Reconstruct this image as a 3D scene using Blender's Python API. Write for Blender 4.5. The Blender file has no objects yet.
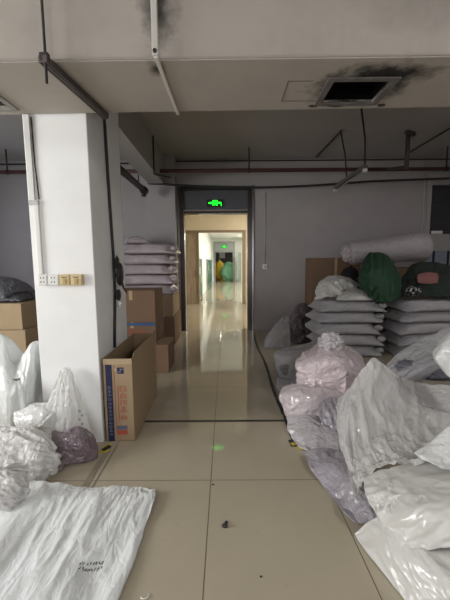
import bpy, bmesh, math, random
import numpy as np
from mathutils import Vector, Matrix, noise
from mathutils.bvhtree import BVHTree

random.seed(7)
R = math.radians
SC = bpy.context.scene
COL = SC.collection

# ---------------------------------------------------------------- materials
def new_mat(name):
    m = bpy.data.materials.new(name)
    m.use_nodes = True
    nt = m.node_tree
    for n in list(nt.nodes):
        nt.nodes.remove(n)
    out = nt.nodes.new('ShaderNodeOutputMaterial')
    return m, nt, out

def node(nt, kind, **kw):
    n = nt.nodes.new(kind)
    for k, v in kw.items():
        if k in n.inputs:
            n.inputs[k].default_value = v
        else:
            setattr(n, k, v)
    return n

def rgb(c):
    return (c[0], c[1], c[2], 1.0)

def mixrgb(nt, fac, a, b):
    n = nt.nodes.new('ShaderNodeMix')
    n.data_type = 'RGBA'
    for sock, v in ((n.inputs[0], fac), (n.inputs[6], a), (n.inputs[7], b)):
        if isinstance(v, bpy.types.NodeSocket):
            nt.links.new(v, sock)
        elif isinstance(v, (int, float)):
            sock.default_value = v
        else:
            sock.default_value = rgb(v)
    return n.outputs[2]

def math_n(nt, op, a, b=None, c=None):
    n = nt.nodes.new('ShaderNodeMath')
    n.operation = op
    for i, v in enumerate((a, b, c)):
        if v is None:
            continue
        if isinstance(v, bpy.types.NodeSocket):
            nt.links.new(v, n.inputs[i])
        else:
            n.inputs[i].default_value = v
    return n.outputs[0]

def coords(nt, scale=(1, 1, 1), rot=(0, 0, 0), world=False):
    mp = nt.nodes.new('ShaderNodeMapping')
    mp.inputs['Scale'].default_value = scale
    mp.inputs['Rotation'].default_value = rot
    if world:
        g = nt.nodes.new('ShaderNodeNewGeometry')
        nt.links.new(g.outputs['Position'], mp.inputs['Vector'])
    else:
        t = nt.nodes.new('ShaderNodeTexCoord')
        nt.links.new(t.outputs['Object'], mp.inputs['Vector'])
    return mp.outputs['Vector']

def noise_n(nt, vec, scale, detail=3, rough=0.55, dist=0.0):
    n = node(nt, 'ShaderNodeTexNoise', Scale=scale, Detail=detail, Roughness=rough, Distortion=dist)
    nt.links.new(vec, n.inputs['Vector'])
    return n.outputs['Fac']

def ramp(nt, fac, p0, p1, c0=(0, 0, 0), c1=(1, 1, 1)):
    n = nt.nodes.new('ShaderNodeValToRGB')
    n.color_ramp.elements[0].position = p0
    n.color_ramp.elements[1].position = p1
    n.color_ramp.elements[0].color = rgb(c0)
    n.color_ramp.elements[1].color = rgb(c1)
    nt.links.new(fac, n.inputs['Fac'])
    return n.outputs['Color']

def principled(nt, out, base, rough=0.6, metal=0.0, bump=None, bump_str=0.2, bump_dist=0.01, spec=0.5):
    b = node(nt, 'ShaderNodeBsdfPrincipled', Metallic=metal)
    if isinstance(base, bpy.types.NodeSocket):
        nt.links.new(base, b.inputs['Base Color'])
    else:
        b.inputs['Base Color'].default_value = rgb(base)
    if isinstance(rough, bpy.types.NodeSocket):
        nt.links.new(rough, b.inputs['Roughness'])
    else:
        b.inputs['Roughness'].default_value = rough
    b.inputs['Specular IOR Level'].default_value = spec
    if bump is not None:
        bn = node(nt, 'ShaderNodeBump', Strength=bump_str, Distance=bump_dist)
        nt.links.new(bump, bn.inputs['Height'])
        nt.links.new(bn.outputs['Normal'], b.inputs['Normal'])
    nt.links.new(b.outputs['BSDF'], out.inputs['Surface'])
    return b

def plaster(name, col, dirt=(0.2, 0.18, 0.15), amount=0.35, scale=1.3):
    m, nt, out = new_mat(name)
    v = coords(nt, world=True)
    big = ramp(nt, noise_n(nt, v, scale, 5, 0.65), 0.45, 0.8)
    f = math_n(nt, 'MULTIPLY', big, amount)
    c = mixrgb(nt, f, col, dirt)
    fine = noise_n(nt, v, 60, 3)
    principled(nt, out, c, 0.75, bump=fine, bump_str=0.08, bump_dist=0.004, spec=0.3)
    return m

def simple(name, col, rough=0.5, metal=0.0, vary=0.12, scale=8, spec=0.5):
    m, nt, out = new_mat(name)
    v = coords(nt)
    n = noise_n(nt, v, scale, 4)
    c = mixrgb(nt, n, tuple(x * (1 - vary) for x in col), tuple(min(1, x * (1 + vary)) for x in col))
    principled(nt, out, c, rough, metal, bump=n, bump_str=0.05, bump_dist=0.004, spec=spec)
    return m

def facets(nt, v, scale):
    """crumpled-film relief: flat facets meeting in creases"""
    w = node(nt, 'ShaderNodeTexNoise', Scale=scale * .5, Detail=2.0)
    nt.links.new(v, w.inputs['Vector'])
    ad = nt.nodes.new('ShaderNodeVectorMath'); ad.operation = 'MULTIPLY_ADD'
    nt.links.new(w.outputs['Color'], ad.inputs[0]); ad.inputs[1].default_value = (.25, .25, .25); nt.links.new(v, ad.inputs[2])
    vo = node(nt, 'ShaderNodeTexVoronoi', Scale=scale)
    vo.feature = 'F1'
    nt.links.new(ad.outputs[0], vo.inputs['Vector'])
    return vo.outputs['Distance']

def plastic(name, col, rough=0.32, crinkle=0.35, stretch=(1, 1, 1), scale=14, sheen=0.5, vary=0.1, coat=0.0):
    """woven or film plastic of a filled bag: creased bump, soft gloss"""
    m, nt, out = new_mat(name)
    v = coords(nt, stretch)
    a = noise_n(nt, v, scale, 1.5, 0.5, 0.8)
    ridg = math_n(nt, 'ABSOLUTE', math_n(nt, 'SUBTRACT', a, 0.5))
    b = noise_n(nt, v, scale * 2.4, 1, 0.5, 0.4)
    h = math_n(nt, 'ADD', math_n(nt, 'MULTIPLY', ridg, 2.0), math_n(nt, 'MULTIPLY', b, 0.3))
    h = math_n(nt, 'ADD', h, math_n(nt, 'MULTIPLY', facets(nt, v, scale * 0.6), 0.3))
    big = noise_n(nt, v, 3.0, 3)
    c = mixrgb(nt, big, tuple(x * (1 - vary) for x in col), tuple(min(1, x * (1 + vary)) for x in col))
    p = principled(nt, out, c, rough, bump=h, bump_str=min(1, crinkle * 1.5), bump_dist=0.025, spec=sheen)
    if coat:
        p.inputs['Coat Weight'].default_value = coat
        p.inputs['Coat Roughness'].default_value = 0.09
        for l in list(nt.links):
            if l.to_node == p and l.to_socket.name == 'Normal':
                nt.links.new(l.from_socket, p.inputs['Coat Normal'])
    return m

def film(name, col, opacity=0.55, rough=0.22, crinkle=0.4, scale=12):
    """thin see-through plastic sheet"""
    m, nt, out = new_mat(name)
    v = coords(nt)
    a = noise_n(nt, v, scale, 1.5, 0.5, 0.8)
    ridg = math_n(nt, 'ADD', math_n(nt, 'MULTIPLY', math_n(nt, 'ABSOLUTE', math_n(nt, 'SUBTRACT', a, 0.5)), 2.0), math_n(nt, 'MULTIPLY', facets(nt, v, scale * 0.6), 0.3))
    b = node(nt, 'ShaderNodeBsdfPrincipled', Roughness=rough)
    b.inputs['Base Color'].default_value = rgb(col)
    bn = node(nt, 'ShaderNodeBump', Strength=min(1, crinkle * 1.5), Distance=0.025)
    nt.links.new(ridg, bn.inputs['Height'])
    nt.links.new(bn.outputs['Normal'], b.inputs['Normal'])
    tr = node(nt, 'ShaderNodeBsdfTransparent')
    tl = node(nt, 'ShaderNodeBsdfTranslucent')
    tl.inputs['Color'].default_value = rgb(col)
    mx0 = nt.nodes.new('ShaderNodeMixShader')
    mx0.inputs[0].default_value = 0.3
    nt.links.new(b.outputs['BSDF'], mx0.inputs[1])
    nt.links.new(tl.outputs['BSDF'], mx0.inputs[2])
    mx = nt.nodes.new('ShaderNodeMixShader')
    mx.inputs[0].default_value = opacity
    nt.links.new(tr.outputs['BSDF'], mx.inputs[1])
    nt.links.new(mx0.outputs[0], mx.inputs[2])
    nt.links.new(mx.outputs[0], out.inputs['Surface'])
    return m

def emission(name, col, strength):
    m, nt, out = new_mat(name)
    e = node(nt, 'ShaderNodeEmission', Strength=strength)
    e.inputs['Color'].default_value = rgb(col)
    nt.links.new(e.outputs[0], out.inputs['Surface'])
    return m

def floor_mat(name, tile, seam, x0, y0, w, d, rough=0.09):
    m, nt, out = new_mat(name)
    v = coords(nt, world=True)
    sp = nt.nodes.new('ShaderNodeSeparateXYZ')
    nt.links.new(v, sp.inputs[0])
    def line(s, o, step):
        f = math_n(nt, 'FRACT', math_n(nt, 'ADD', math_n(nt, 'DIVIDE', math_n(nt, 'SUBTRACT', s, o), step), 50.5))
        a = math_n(nt, 'MULTIPLY', math_n(nt, 'ABSOLUTE', math_n(nt, 'SUBTRACT', f, 0.5)), step)
        return math_n(nt, 'LESS_THAN', a, 0.0028)
    g = math_n(nt, 'MAXIMUM', line(sp.outputs['X'], x0, w), line(sp.outputs['Y'], y0, d))
    n = noise_n(nt, v, 1.6, 5, 0.6)
    c = mixrgb(nt, n, tuple(x * 0.9 for x in tile), tuple(x * 1.1 for x in tile))
    speck = ramp(nt, noise_n(nt, v, 38, 2, 0.5), 0.735, 0.76)
    c = mixrgb(nt, math_n(nt, 'MULTIPLY', speck, 0.35), c, (0.12, 0.10, 0.08))
    c = mixrgb(nt, g, c, seam)
    smear = noise_n(nt, v, 2.3, 4, 0.6, 0.8)
    r = math_n(nt, 'ADD', math_n(nt, 'MULTIPLY', smear, 0.08), rough - 0.04)
    r = math_n(nt, 'ADD', r, math_n(nt, 'MULTIPLY', g, 0.4))
    principled(nt, out, c, r, bump=g, bump_str=0.3, bump_dist=-0.002, spec=0.5)
    return m

def wood(name, a, b):
    m, nt, out = new_mat(name)
    v = coords(nt, (18, 18, 1.2))
    n = noise_n(nt, v, 1.6, 4, 0.6, 0.6)
    c = mixrgb(nt, ramp(nt, n, 0.35, 0.65), a, b)
    principled(nt, out, c, 0.4)
    return m

def cardboard(name, col):
    m, nt, out = new_mat(name)
    v = coords(nt, (1, 1, 1))
    n = noise_n(nt, v, 5, 4)
    fl = noise_n(nt, coords(nt, (120, 120, 3)), 1.0, 2)
    c = mixrgb(nt, n, tuple(x * 0.88 for x in col), tuple(x * 1.08 for x in col))
    principled(nt, out, c, 0.75, bump=fl, bump_str=0.06, bump_dist=0.003, spec=0.25)
    return m

# ---------------------------------------------------------------- object helpers
def tag(o, label=None, cat=None, group=None, kind=None):
    if label: o['label'] = label
    if cat: o['category'] = cat
    if group: o['group'] = group
    if kind: o['kind'] = kind
    return o

def empty(name, loc=(0, 0, 0), rz=0.0):
    o = bpy.data.objects.new(name, None)
    o.empty_display_size = 0.05
    COL.objects.link(o)
    o.location = loc
    o.rotation_euler = (0, 0, rz)
    return o

def link_mesh(name, me, mat, parent=None):
    o = bpy.data.objects.new(name, me)
    me.materials.append(mat)
    COL.objects.link(o)
    if parent is not None:
        o.parent = parent
    return o

def obj(name, bm, mat, parent=None, smooth=False, loc=None):
    me = bpy.data.meshes.new(name)
    bmesh.ops.recalc_face_normals(bm, faces=bm.faces)
    bm.to_mesh(me)
    bm.free()
    if smooth:
        for p in me.polygons:
            p.use_smooth = True
    o = link_mesh(name, me, mat, parent)
    if loc is not None:
        o.location = loc
    return o

def BM():
    return bmesh.new()

def box(bm, lo, hi, bevel=0.0, mat=None):
    r = bmesh.ops.create_cube(bm, size=1.0)
    vs = r['verts']
    c = [(lo[i] + hi[i]) / 2 for i in range(3)]
    s = [hi[i] - lo[i] for i in range(3)]
    for v in vs:
        v.co = Vector((v.co.x * s[0] + c[0], v.co.y * s[1] + c[1], v.co.z * s[2] + c[2]))
        if mat is not None:
            v.co = mat @ v.co
    if bevel > 0:
        es = list({e for v in vs for e in v.link_edges})
        bmesh.ops.bevel(bm, geom=es, offset=bevel, segments=2, affect='EDGES', profile=0.5)
    return bm

def tube(bm, pts, r, seg=10, caps=True):
    pts = [Vector(p) for p in pts]
    rings = []
    rad = r if isinstance(r, (list, tuple)) else [r] * len(pts)
    prev = None
    for i, p in enumerate(pts):
        t = (pts[min(i + 1, len(pts) - 1)] - pts[max(i - 1, 0)]).normalized()
        if prev is None:
            a = t.orthogonal().normalized()
        else:
            a = (prev - t * prev.dot(t)).normalized()
        prev = a
        b = t.cross(a)
        rings.append([bm.verts.new(p + (a * math.cos(2 * math.pi * k / seg) + b * math.sin(2 * math.pi * k / seg)) * rad[i]) for k in range(seg)])
    for A, B in zip(rings, rings[1:]):
        for k in range(seg):
            bm.faces.new((A[k], A[(k + 1) % seg], B[(k + 1) % seg], B[k]))
    if caps:
        bm.faces.new(rings[0][::-1])
        bm.faces.new(rings[-1])
    return bm

def struct(name, bm, mat, label, cat, parent=None):
    o = obj(name, bm, mat, parent)
    if parent is None:
        tag(o, label, cat, kind='structure')
    return o

def wall_xz(bm, x0, x1, z0, z1, y0, y1, holes):
    """a wall slab in the XZ plane with rectangular holes (hx0, hx1, hz0, hz1)"""
    xs = sorted({x0, x1, *[h[0] for h in holes], *[h[1] for h in holes]})
    zs = sorted({z0, z1, *[h[2] for h in holes], *[h[3] for h in holes]})
    for i in range(len(xs) - 1):
        run = None
        for k in range(len(zs) - 1):
            cx, cz = (xs[i] + xs[i + 1]) / 2, (zs[k] + zs[k + 1]) / 2
            if any(h[0] < cx < h[1] and h[2] < cz < h[3] for h in holes):
                continue
            box(bm, (xs[i], y0, zs[k]), (xs[i + 1], y1, zs[k + 1]))
    return bm

# ---------------------------------------------------------------- cloth: filled bags settle under their own weight
class Bag:
    def __init__(self, w, d, nu, nv, open_sheet=False):
        self.w, self.d = w, d
        self.nu, self.nv = nu, nv
        idx = {}
        flat = []
        sides = (0,) if open_sheet else (0, 1)
        for s in sides:
            for j in range(nv + 1):
                for i in range(nu + 1):
                    border = i in (0, nu) or j in (0, nv)
                    if s == 1 and border:
                        idx[(1, i, j)] = idx[(0, i, j)]
                        continue
                    idx[(s, i, j)] = len(flat)
                    flat.append(((i / nu - .5) * w, (j / nv - .5) * d, 0.0))
        self.flat = np.array(flat)
        self.idx = idx
        faces = []
        for s in sides:
            for j in range(nv):
                for i in range(nu):
                    q = (idx[(s, i, j)], idx[(s, i + 1, j)], idx[(s, i + 1, j + 1)], idx[(s, i, j + 1)])
                    faces.append(q if s == 0 else q[::-1])
        self.faces = faces
        E = {}
        for s in sides:
            for j in range(nv + 1):
                for i in range(nu + 1):
                    for di, dj, k in ((1, 0, 1.), (0, 1, 1.), (1, 1, .6), (1, -1, .6), (2, 0, .08), (0, 2, .08)):
                        b = (s, i + di, j + dj)
                        if b in idx:
                            e = (idx[(s, i, j)], idx[b])
                            E.setdefault((min(e), max(e)), k)
        es = np.array(list(E.keys()))
        ks = np.array(list(E.values()))
        used = [0] * len(flat)
        colr = np.zeros(len(es), int)
        for n, (a, b) in enumerate(es):
            m = used[a] | used[b]
            c = 0
            while m >> c & 1:
                c += 1
            used[a] |= 1 << c
            used[b] |= 1 << c
            colr[n] = c
        rest = np.linalg.norm(self.flat[es[:, 0]] - self.flat[es[:, 1]], axis=1)
        self.batches = [(es[colr == c, 0], es[colr == c, 1], rest[colr == c], ks[colr == c]) for c in range(colr.max() + 1)]
        t = []
        for q in faces:
            t += [(q[0], q[1], q[2]), (q[0], q[2], q[3])]
        self.tris = np.array(t)
        self.x = self.flat.copy()
        self.side = np.zeros(len(flat))
        for (s, i, j), n in idx.items():
            if not (i in (0, nu) or j in (0, nv)):
                self.side[n] = 1 if s == 0 else -1

    def normals(self, x):
        a, b, c = x[self.tris[:, 0]], x[self.tris[:, 1]], x[self.tris[:, 2]]
        n = np.cross(b - a, c - a)
        vol = float(np.einsum('ij,ij->', a, np.cross(b, c))) / 6
        N = np.zeros_like(x)
        for k in range(3):
            for ax in range(3):
                N[:, ax] += np.bincount(self.tris[:, k], weights=n[:, ax], minlength=len(x))
        return N / 6, vol

    def crease(self, amp=0.01, freq=6.0, seed=0, bvhs=(), floor=0.003, aniso=(1, 1, 1), sheet=None, warp=0.45, fade=0.0, reach=0.20):
        """fold the skin into sharp ridges along its normals, then keep it clear of its neighbours"""
        N, _ = self.normals(self.x)
        N /= np.maximum(np.linalg.norm(N, axis=1, keepdims=True), 1e-9)
        o = Vector((seed * 3.7, seed * 1.3, seed * 7.1))
        for n in range(len(self.x)):
            q = Vector((self.flat[n][0] * sheet[0], self.flat[n][1] * sheet[1], self.side[n] * .7)) + o if sheet else Vector((self.x[n][0] * aniso[0], self.x[n][1] * aniso[1], self.x[n][2] * aniso[2])) * freq + o
            w = Vector((noise.noise(q * .6), noise.noise(q * .6 + Vector((9, 0, 0))), noise.noise(q * .6 + Vector((0, 9, 0))))) * warp
            a = 1 - 2.6 * abs(noise.noise(q + w))
            b = 1 - 2.6 * abs(noise.noise((q + w * 1.5) * 2.1 + Vector((5, 5, 5))))
            c = noise.noise(q * 0.45)
            self.x[n] += N[n] * amp * (1 - fade * min(1, 1.35 * (0.5 - self.flat[n][1]))) * (0.75 * a + 0.4 * b + 1.0 * c - 0.25)
        for bv in bvhs:
            for n in range(len(self.x)):
                hit = bv.find_nearest(self.x[n], reach)
                if hit[0] is not None:
                    dv = float(np.dot(self.x[n] - np.array(hit[0]), np.array(hit[1])))
                    if dv < 0.005:
                        self.x[n] += np.array(hit[1]) * (0.005 - dv)
        self.x[:, 2] = np.maximum(self.x[:, 2], floor)
        return self

    def place(self, loc, rot=(0, 0, 0), puff=0.02, seed=0, squeeze=(1, 1)):
        rs = np.random.RandomState(seed)
        x = self.flat.copy()
        for n in range(len(x)):
            q = Vector((x[n][0] * 7, x[n][1] * 7, seed * 5.0))
            x[n, 2] += 0.035 * noise.noise(q)
        x[:, 0] *= squeeze[0]
        x[:, 1] *= squeeze[1]
        x[:, 2] += self.side * puff
        x += rs.normal(0, 0.004, x.shape)
        M = np.array(Matrix(Matrix.LocRotScale(Vector(loc), __import__('mathutils').Euler(rot), None)))
        self.x = x @ M[:3, :3].T + M[:3, 3]
        return self

    def run(self, steps=70, vol=None, press=60., grav=9.8, floor=0.004, zmax=None, bvhs=(), pins=None, iters=7, fric=0.5, margin=0.008, damp=0.97, lumps=None, dt=1 / 60., soft=1.0, walls=()):
        x = self.x.copy()
        v = np.zeros_like(x)
        rs = np.random.RandomState(3)
        for st in range(steps):
            v[:, 2] -= grav * dt
            if vol:
                N, V = self.normals(x)
                k = max(-0.2, min(3.0, vol / max(V, vol * 0.15) - 1))
                v += N * (len(x)) / (self.w * self.d * 2) * press * k * dt
            v *= damp
            sp = np.linalg.norm(v, axis=1, keepdims=True)
            v *= np.minimum(1, 2.5 / np.maximum(sp, 1e-6))
            p = x + v * dt
            for it in range(iters):
                for a, b, L0, ks in self.batches:
                    d = p[b] - p[a]
                    L = np.sqrt((d * d).sum(1)) + 1e-9
                    s = np.where(L > L0, ks, ks * 0.8 * soft)
                    f = (0.5 * s * (L - L0) / L)[:, None] * d
                    p[a] += f
                    p[b] -= f
                if pins:
                    for n, t in pins:
                        p[n] = p[n] * 0.4 + np.array(t) * 0.6
            if lumps:                               # contents of the bag, as ellipsoids
                for c, r, a, e in lumps:
                    ca, sa = math.cos(a), math.sin(a)
                    d0 = p - c
                    q = np.stack([d0[:, 0] * ca + d0[:, 1] * sa, -d0[:, 0] * sa + d0[:, 1] * ca, d0[:, 2]], 1) / r
                    l = (np.abs(q) ** e).sum(1) ** (1 / e)
                    m = l < 1
                    q = q[m] / np.maximum(l[m], 0.05)[:, None] * r
                    p[m] = c + np.stack([q[:, 0] * ca - q[:, 1] * sa, q[:, 0] * sa + q[:, 1] * ca, q[:, 2]], 1)
            if bvhs and (st % 2 == 0 or st > steps - 12):
                for bv in bvhs:
                    for n in range(len(p)):
                        hit = bv.find_nearest(p[n], 0.40)
                        if hit[0] is not None:
                            dv = (p[n][0] - hit[0].x) * hit[1].x + (p[n][1] - hit[0].y) * hit[1].y + (p[n][2] - hit[0].z) * hit[1].z
                            if dv < margin:
                                p[n] += np.array(hit[1]) * (margin - dv)
                                p[n] = p[n] * (1 - fric * .6) + (x[n] + np.array(hit[1]) * max(0, np.dot(p[n] - x[n], hit[1]))) * fric * .6
            for (ax, sgn, val) in walls:
                if sgn > 0:
                    p[:, ax] = np.maximum(p[:, ax], val)
                else:
                    p[:, ax] = np.minimum(p[:, ax], val)
            m = p[:, 2] < floor
            p[m, 2] = floor
            p[m, :2] = p[m, :2] * (1 - fric) + x[m, :2] * fric
            if zmax is not None:
                m = p[:, 2] > zmax
                p[m, 2] = zmax
            v = (p - x) / dt
            x = p
        self.x = x
        return self

    def bvh(self):
        return BVHTree.FromPolygons([tuple(c) for c in self.x], self.faces)

    def mesh(self, name, origin=(0, 0, 0)):
        me = bpy.data.meshes.new(name)
        me.from_pydata([tuple(c - np.array(origin)) for c in self.x], [], self.faces)
        for p in me.polygons:
            p.use_smooth = True
        me.update()
        return me

def bag_object(name, bag, mat, parent=None, sub=1, origin=None, thick=0):
    if origin is None:
        lo, hi = bag.x.min(0), bag.x.max(0)
        origin = ((lo[0] + hi[0]) / 2, (lo[1] + hi[1]) / 2, lo[2])
    o = link_mesh(name, bag.mesh(name, origin), mat, parent)
    o.location = origin
    if thick:
        s = o.modifiers.new('sheet', 'SOLIDIFY')
        s.thickness = thick
    if sub:
        s = o.modifiers.new('smooth', 'SUBSURF')
        s.levels = s.render_levels = sub
    return o

def crumple(name, c, r, mat, parent=None, seed=0, amp=0.28, freq=3.0, sub=4):
    """a scrunched lump (a knot, a wad): ridged displaced ball"""
    bm = BM()
    bmesh.ops.create_icosphere(bm, subdivisions=sub, radius=1.0)
    for v in bm.verts:
        n = v.co.normalized()
        q = n * freq + Vector((seed * 7.3, seed * 3.1, 0))
        d = 1 + amp * (1 - 2.2 * abs(noise.noise(q))) * 0.6 + amp * 0.5 * noise.noise(q * 2.3) - amp * 0.4 * abs(noise.noise(q * 4.5))
        v.co = Vector((n.x * r[0] * d, n.y * r[1] * d, n.z * r[2] * d))
    return obj(name, bm, mat, parent, smooth=True, loc=c)

def bvh_box(lo, hi):
    bm = BM()
    box(bm, lo, hi)
    bmesh.ops.recalc_face_normals(bm, faces=bm.faces)
    t = BVHTree.FromBMesh(bm)
    bm.free()
    return t

# where a sight line of the measured camera meets a given depth (used to survey the heaps)
CAM_F, CAM_H, CAM_P, CAM_R = 330.0, 1.53, math.atan(38 / 330.0), R(0.4)
def at(x, y, Y):
    u, v = x - 225, y - 300
    c, s_ = math.cos(CAM_R), math.sin(CAM_R)
    u, v = u * c - v * s_, u * s_ + v * c
    X, Yy, Z = u, CAM_F * math.cos(CAM_P) - v * math.sin(CAM_P), -CAM_F * math.sin(CAM_P) - v * math.cos(CAM_P)
    a = math.atan(1 / CAM_F)
    X, Yy = X * math.cos(a) - Yy * math.sin(a), X * math.sin(a) + Yy * math.cos(a)
    k = Y / Yy
    return (X * k, Y, CAM_H + Z * k)

def catmull(P, n):
    P = np.array(P, float)
    Q = np.concatenate([[2 * P[0] - P[1]], P, [2 * P[-1] - P[-2]]])
    out = []
    for t in np.linspace(0, len(P) - 1, n + 1):
        i = min(int(t), len(P) - 2); f = t - i
        a, b, c, d = Q[i], Q[i + 1], Q[i + 2], Q[i + 3]
        out.append(0.5 * (2 * b + (c - a) * f + (2 * a - 5 * b + 4 * c - d) * f * f + (3 * b - a - 3 * c + d) * f ** 3))
    return np.array(out)

def quilt(rows, nu, nv, depth, back=(0, 0, -1), seed=0, single=False, world=False):
    """a bag whose seen side runs through surveyed points; the other side bulges away along 'back'"""
    dense_rows = np.array([catmull([p if world else at(*p) for p in r], nu) for r in rows])
    grid = np.stack([catmull(dense_rows[:, i], nv) for i in range(nu + 1)], axis=1)      # nv+1, nu+1, 3
    b = Bag(1.0, 1.0, nu, nv, single)
    x = np.zeros_like(b.flat)
    back = np.array(back, float)
    for (sd, i, j), n in b.idx.items():
        p = grid[nv - j, i].copy()
        if sd == 1:
            prof = math.sqrt(max(0, math.sin(math.pi * i / nu) * math.sin(math.pi * j / nv)))
            p += back * depth * prof
        x[n] = p
    x[:, 2] = np.maximum(x[:, 2], 0.004)
    b.x = x
    return b

# ================================================================= SETTING
YB = 7.32          # far wall of the hall
ZC = 3.7           # ceiling
m_wall = plaster('dull_white_plaster', (0.41, 0.385, 0.38), (0.25, 0.22, 0.21), 0.3)
m_wall_side = plaster('grey_plaster', (0.42, 0.42, 0.45), (0.2, 0.2, 0.22), 0.3)
m_ceil = plaster('grey_ceiling_paint', (0.40, 0.38, 0.36), (0.25, 0.22, 0.2), 0.3)
m_column = plaster('white_paint', (0.88, 0.89, 0.88), (0.55, 0.55, 0.52), 0.22, 2.2)
m_floor = floor_mat('polished_beige_tile', (0.43, 0.38, 0.285), (0.10, 0.085, 0.06), -0.115, 3.04, 0.815, 0.87, 0.055)
m_dark = simple('black_rubber', (0.018, 0.018, 0.02), 0.5)
m_strip = simple('dark_floor_strip', (0.028, 0.025, 0.022), 0.4, vary=0.4, scale=30)
m_brown_strip = simple('brown_floor_strip', (0.26, 0.22, 0.16), 0.5, vary=0.3, scale=20)
m_steel = simple('brushed_dark_steel', (0.10, 0.09, 0.085), 0.28, 0.85, vary=0.2)
m_steel_bright = simple('brushed_steel', (0.42, 0.40, 0.38), 0.25, 0.9, vary=0.2)
m_red_pipe = simple('dull_red_paint', (0.075, 0.025, 0.023), 0.45, vary=0.2)
m_iron = simple('dark_iron', (0.035, 0.03, 0.03), 0.5, 0.3, vary=0.3)
m_white_pl = simple('white_plastic', (0.78, 0.78, 0.75), 0.35, vary=0.05)
m_yellow_pl = simple('aged_yellow_plastic', (0.62, 0.50, 0.28), 0.35, vary=0.06)
m_trunk = simple('brown_grey_conduit', (0.085, 0.07, 0.065), 0.55, vary=0.25, scale=14)
m_pale_conduit = simple('pale_conduit', (0.56, 0.54, 0.50), 0.5, vary=0.12)

bm = BM(); box(bm, (-5.6, -3.2, -0.1), (5.9, 12.0, 0.0)); box(bm, (-2.6, 12.0, -0.1), (2.6, 33.0, 0.0))
struct('floor', bm, m_floor, 'polished beige tiled floor running down the hall', 'floor')

bm = BM(); box(bm, (-5.6, -3.2, ZC), (5.9, YB + 0.2, ZC + 0.1))
struct('ceiling', bm, m_ceil, 'dim grey ceiling of the hall', 'ceiling')

DX0, DX1, DZ = -1.02, 0.60, 3.14
WX0, WX1 = 4.37, 5.35
bm = BM()
wall_xz(bm, -5.6, 5.9, 0, ZC, YB, YB + 0.2, [(DX0, DX1, 0, DZ), (WX0, WX1, 1.30, 3.20)])
struct('wall_back', bm, m_wall, 'dull white far wall with the doorway', 'wall')
bm = BM(); box(bm, (-5.6, -3.2, 0), (-5.4, YB, ZC))
struct('wall_left', bm, m_wall_side, 'grey left wall of the hall', 'wall')
bm = BM(); box(bm, (5.7, -3.2, 0), (5.9, YB, ZC))
struct('wall_right', bm, m_wall, 'grey right wall of the hall', 'wall')
bm = BM(); box(bm, (-5.6, -3.4, 0), (5.9, -3.2, ZC))
struct('wall_front', bm, m_wall_side, 'wall behind the camera', 'wall')

# duct casing (soffit) crossing the picture at the top; soot round the open vent and the conduit
def soffit_mat():
    m, nt, out = new_mat('stained_casing_paint')
    v = coords(nt, world=True)
    n = noise_n(nt, v, 2.2, 5, 0.62)
    c = mixrgb(nt, math_n(nt, 'MULTIPLY', ramp(nt, n, 0.48, 0.82), 0.35), (0.415, 0.38, 0.338), (0.21, 0.205, 0.17))
    def blob(center, rad, lo, hi, nscale):
        s = nt.nodes.new('ShaderNodeVectorMath'); s.operation = 'SUBTRACT'
        nt.links.new(v, s.inputs[0]); s.inputs[1].default_value = center
        q = nt.nodes.new('ShaderNodeVectorMath'); q.operation = 'DIVIDE'
        nt.links.new(s.outputs[0], q.inputs[0]); q.inputs[1].default_value = rad
        l = nt.nodes.new('ShaderNodeVectorMath'); l.operation = 'LENGTH'
        nt.links.new(q.outputs[0], l.inputs[0])
        d = math_n(nt, 'ADD', l.outputs['Value'], math_n(nt, 'MULTIPLY', math_n(nt, 'SUBTRACT', noise_n(nt, v, nscale, 5, 0.65), 0.5), 1.3))
        return ramp(nt, d, lo, hi, (1, 1, 1), (0, 0, 0))
    for b, k in ((blob((0.88, 2.33, 2.66), (0.35, 0.25, 0.3), 0.5, 1.05, 9.0), 0.97),
                 (blob((1.0, 2.15, 2.66), (0.36, 0.14, 0.3), 0.35, 1.05, 9.0), 0.95),
                 (blob((-0.36, 1.99, 2.93), (0.12, 0.4, 0.24), 0.1, 1.0, 11.0), 0.9),
                 (blob((-0.40, 2.08, 2.66), (0.07, 0.10, 0.1), 0.1, 1.0, 12.0), 0.9),
                 (blob((1.25, 1.99, 3.0), (0.7, 0.3, 0.25), 0.1, 1.0, 5.0), 0.3)):
        c = mixrgb(nt, math_n(nt, 'MULTIPLY', b, k), c, (0.012, 0.011, 0.010))
    principled(nt, out, c, 0.75, bump=noise_n(nt, v, 45, 3), bump_str=0.08, bump_dist=0.004, spec=0.25)
    return m
m_soffit = soffit_mat()
HX0, HX1, HY0, HY1 = 0.69, 1.05, 2.22, 2.50      # the open vent hole
LX0, LX1, LY0, LY1 = -2.2, -1.555, 2.15, 2.545
bm = BM()
box(bm, (-5.4, 1.99, 2.66), (5.7, 2.01, ZC))
box(bm, (-5.4, 2.645, 2.66), (5.7, 2.665, ZC))
xs = [-5.4, LX0, LX1, HX0, HX1, 5.7]
for i in range(5):
    if i in (1, 3):
        y0, y1 = (LY0, LY1) if i == 1 else (HY0, HY1)
        box(bm, (xs[i], 2.01, 2.66), (xs[i + 1], y0, 2.672))
        box(bm, (xs[i], y1, 2.66), (xs[i + 1], 2.645, 2.672))
    else:
        box(bm, (xs[i], 2.01, 2.66), (xs[i + 1], 2.645, 2.672))
for v in bm.verts:
    if v.co.y > 2.6: v.co.y -= 0.020 * (v.co.x + 1.9)
    elif v.co.y < 2.012: v.co.y += 0.010 - 0.006 * v.co.x
struct('ceiling_soffit', bm, m_soffit, 'grimy boxed duct casing crossing under the ceiling', 'soffit')
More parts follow.
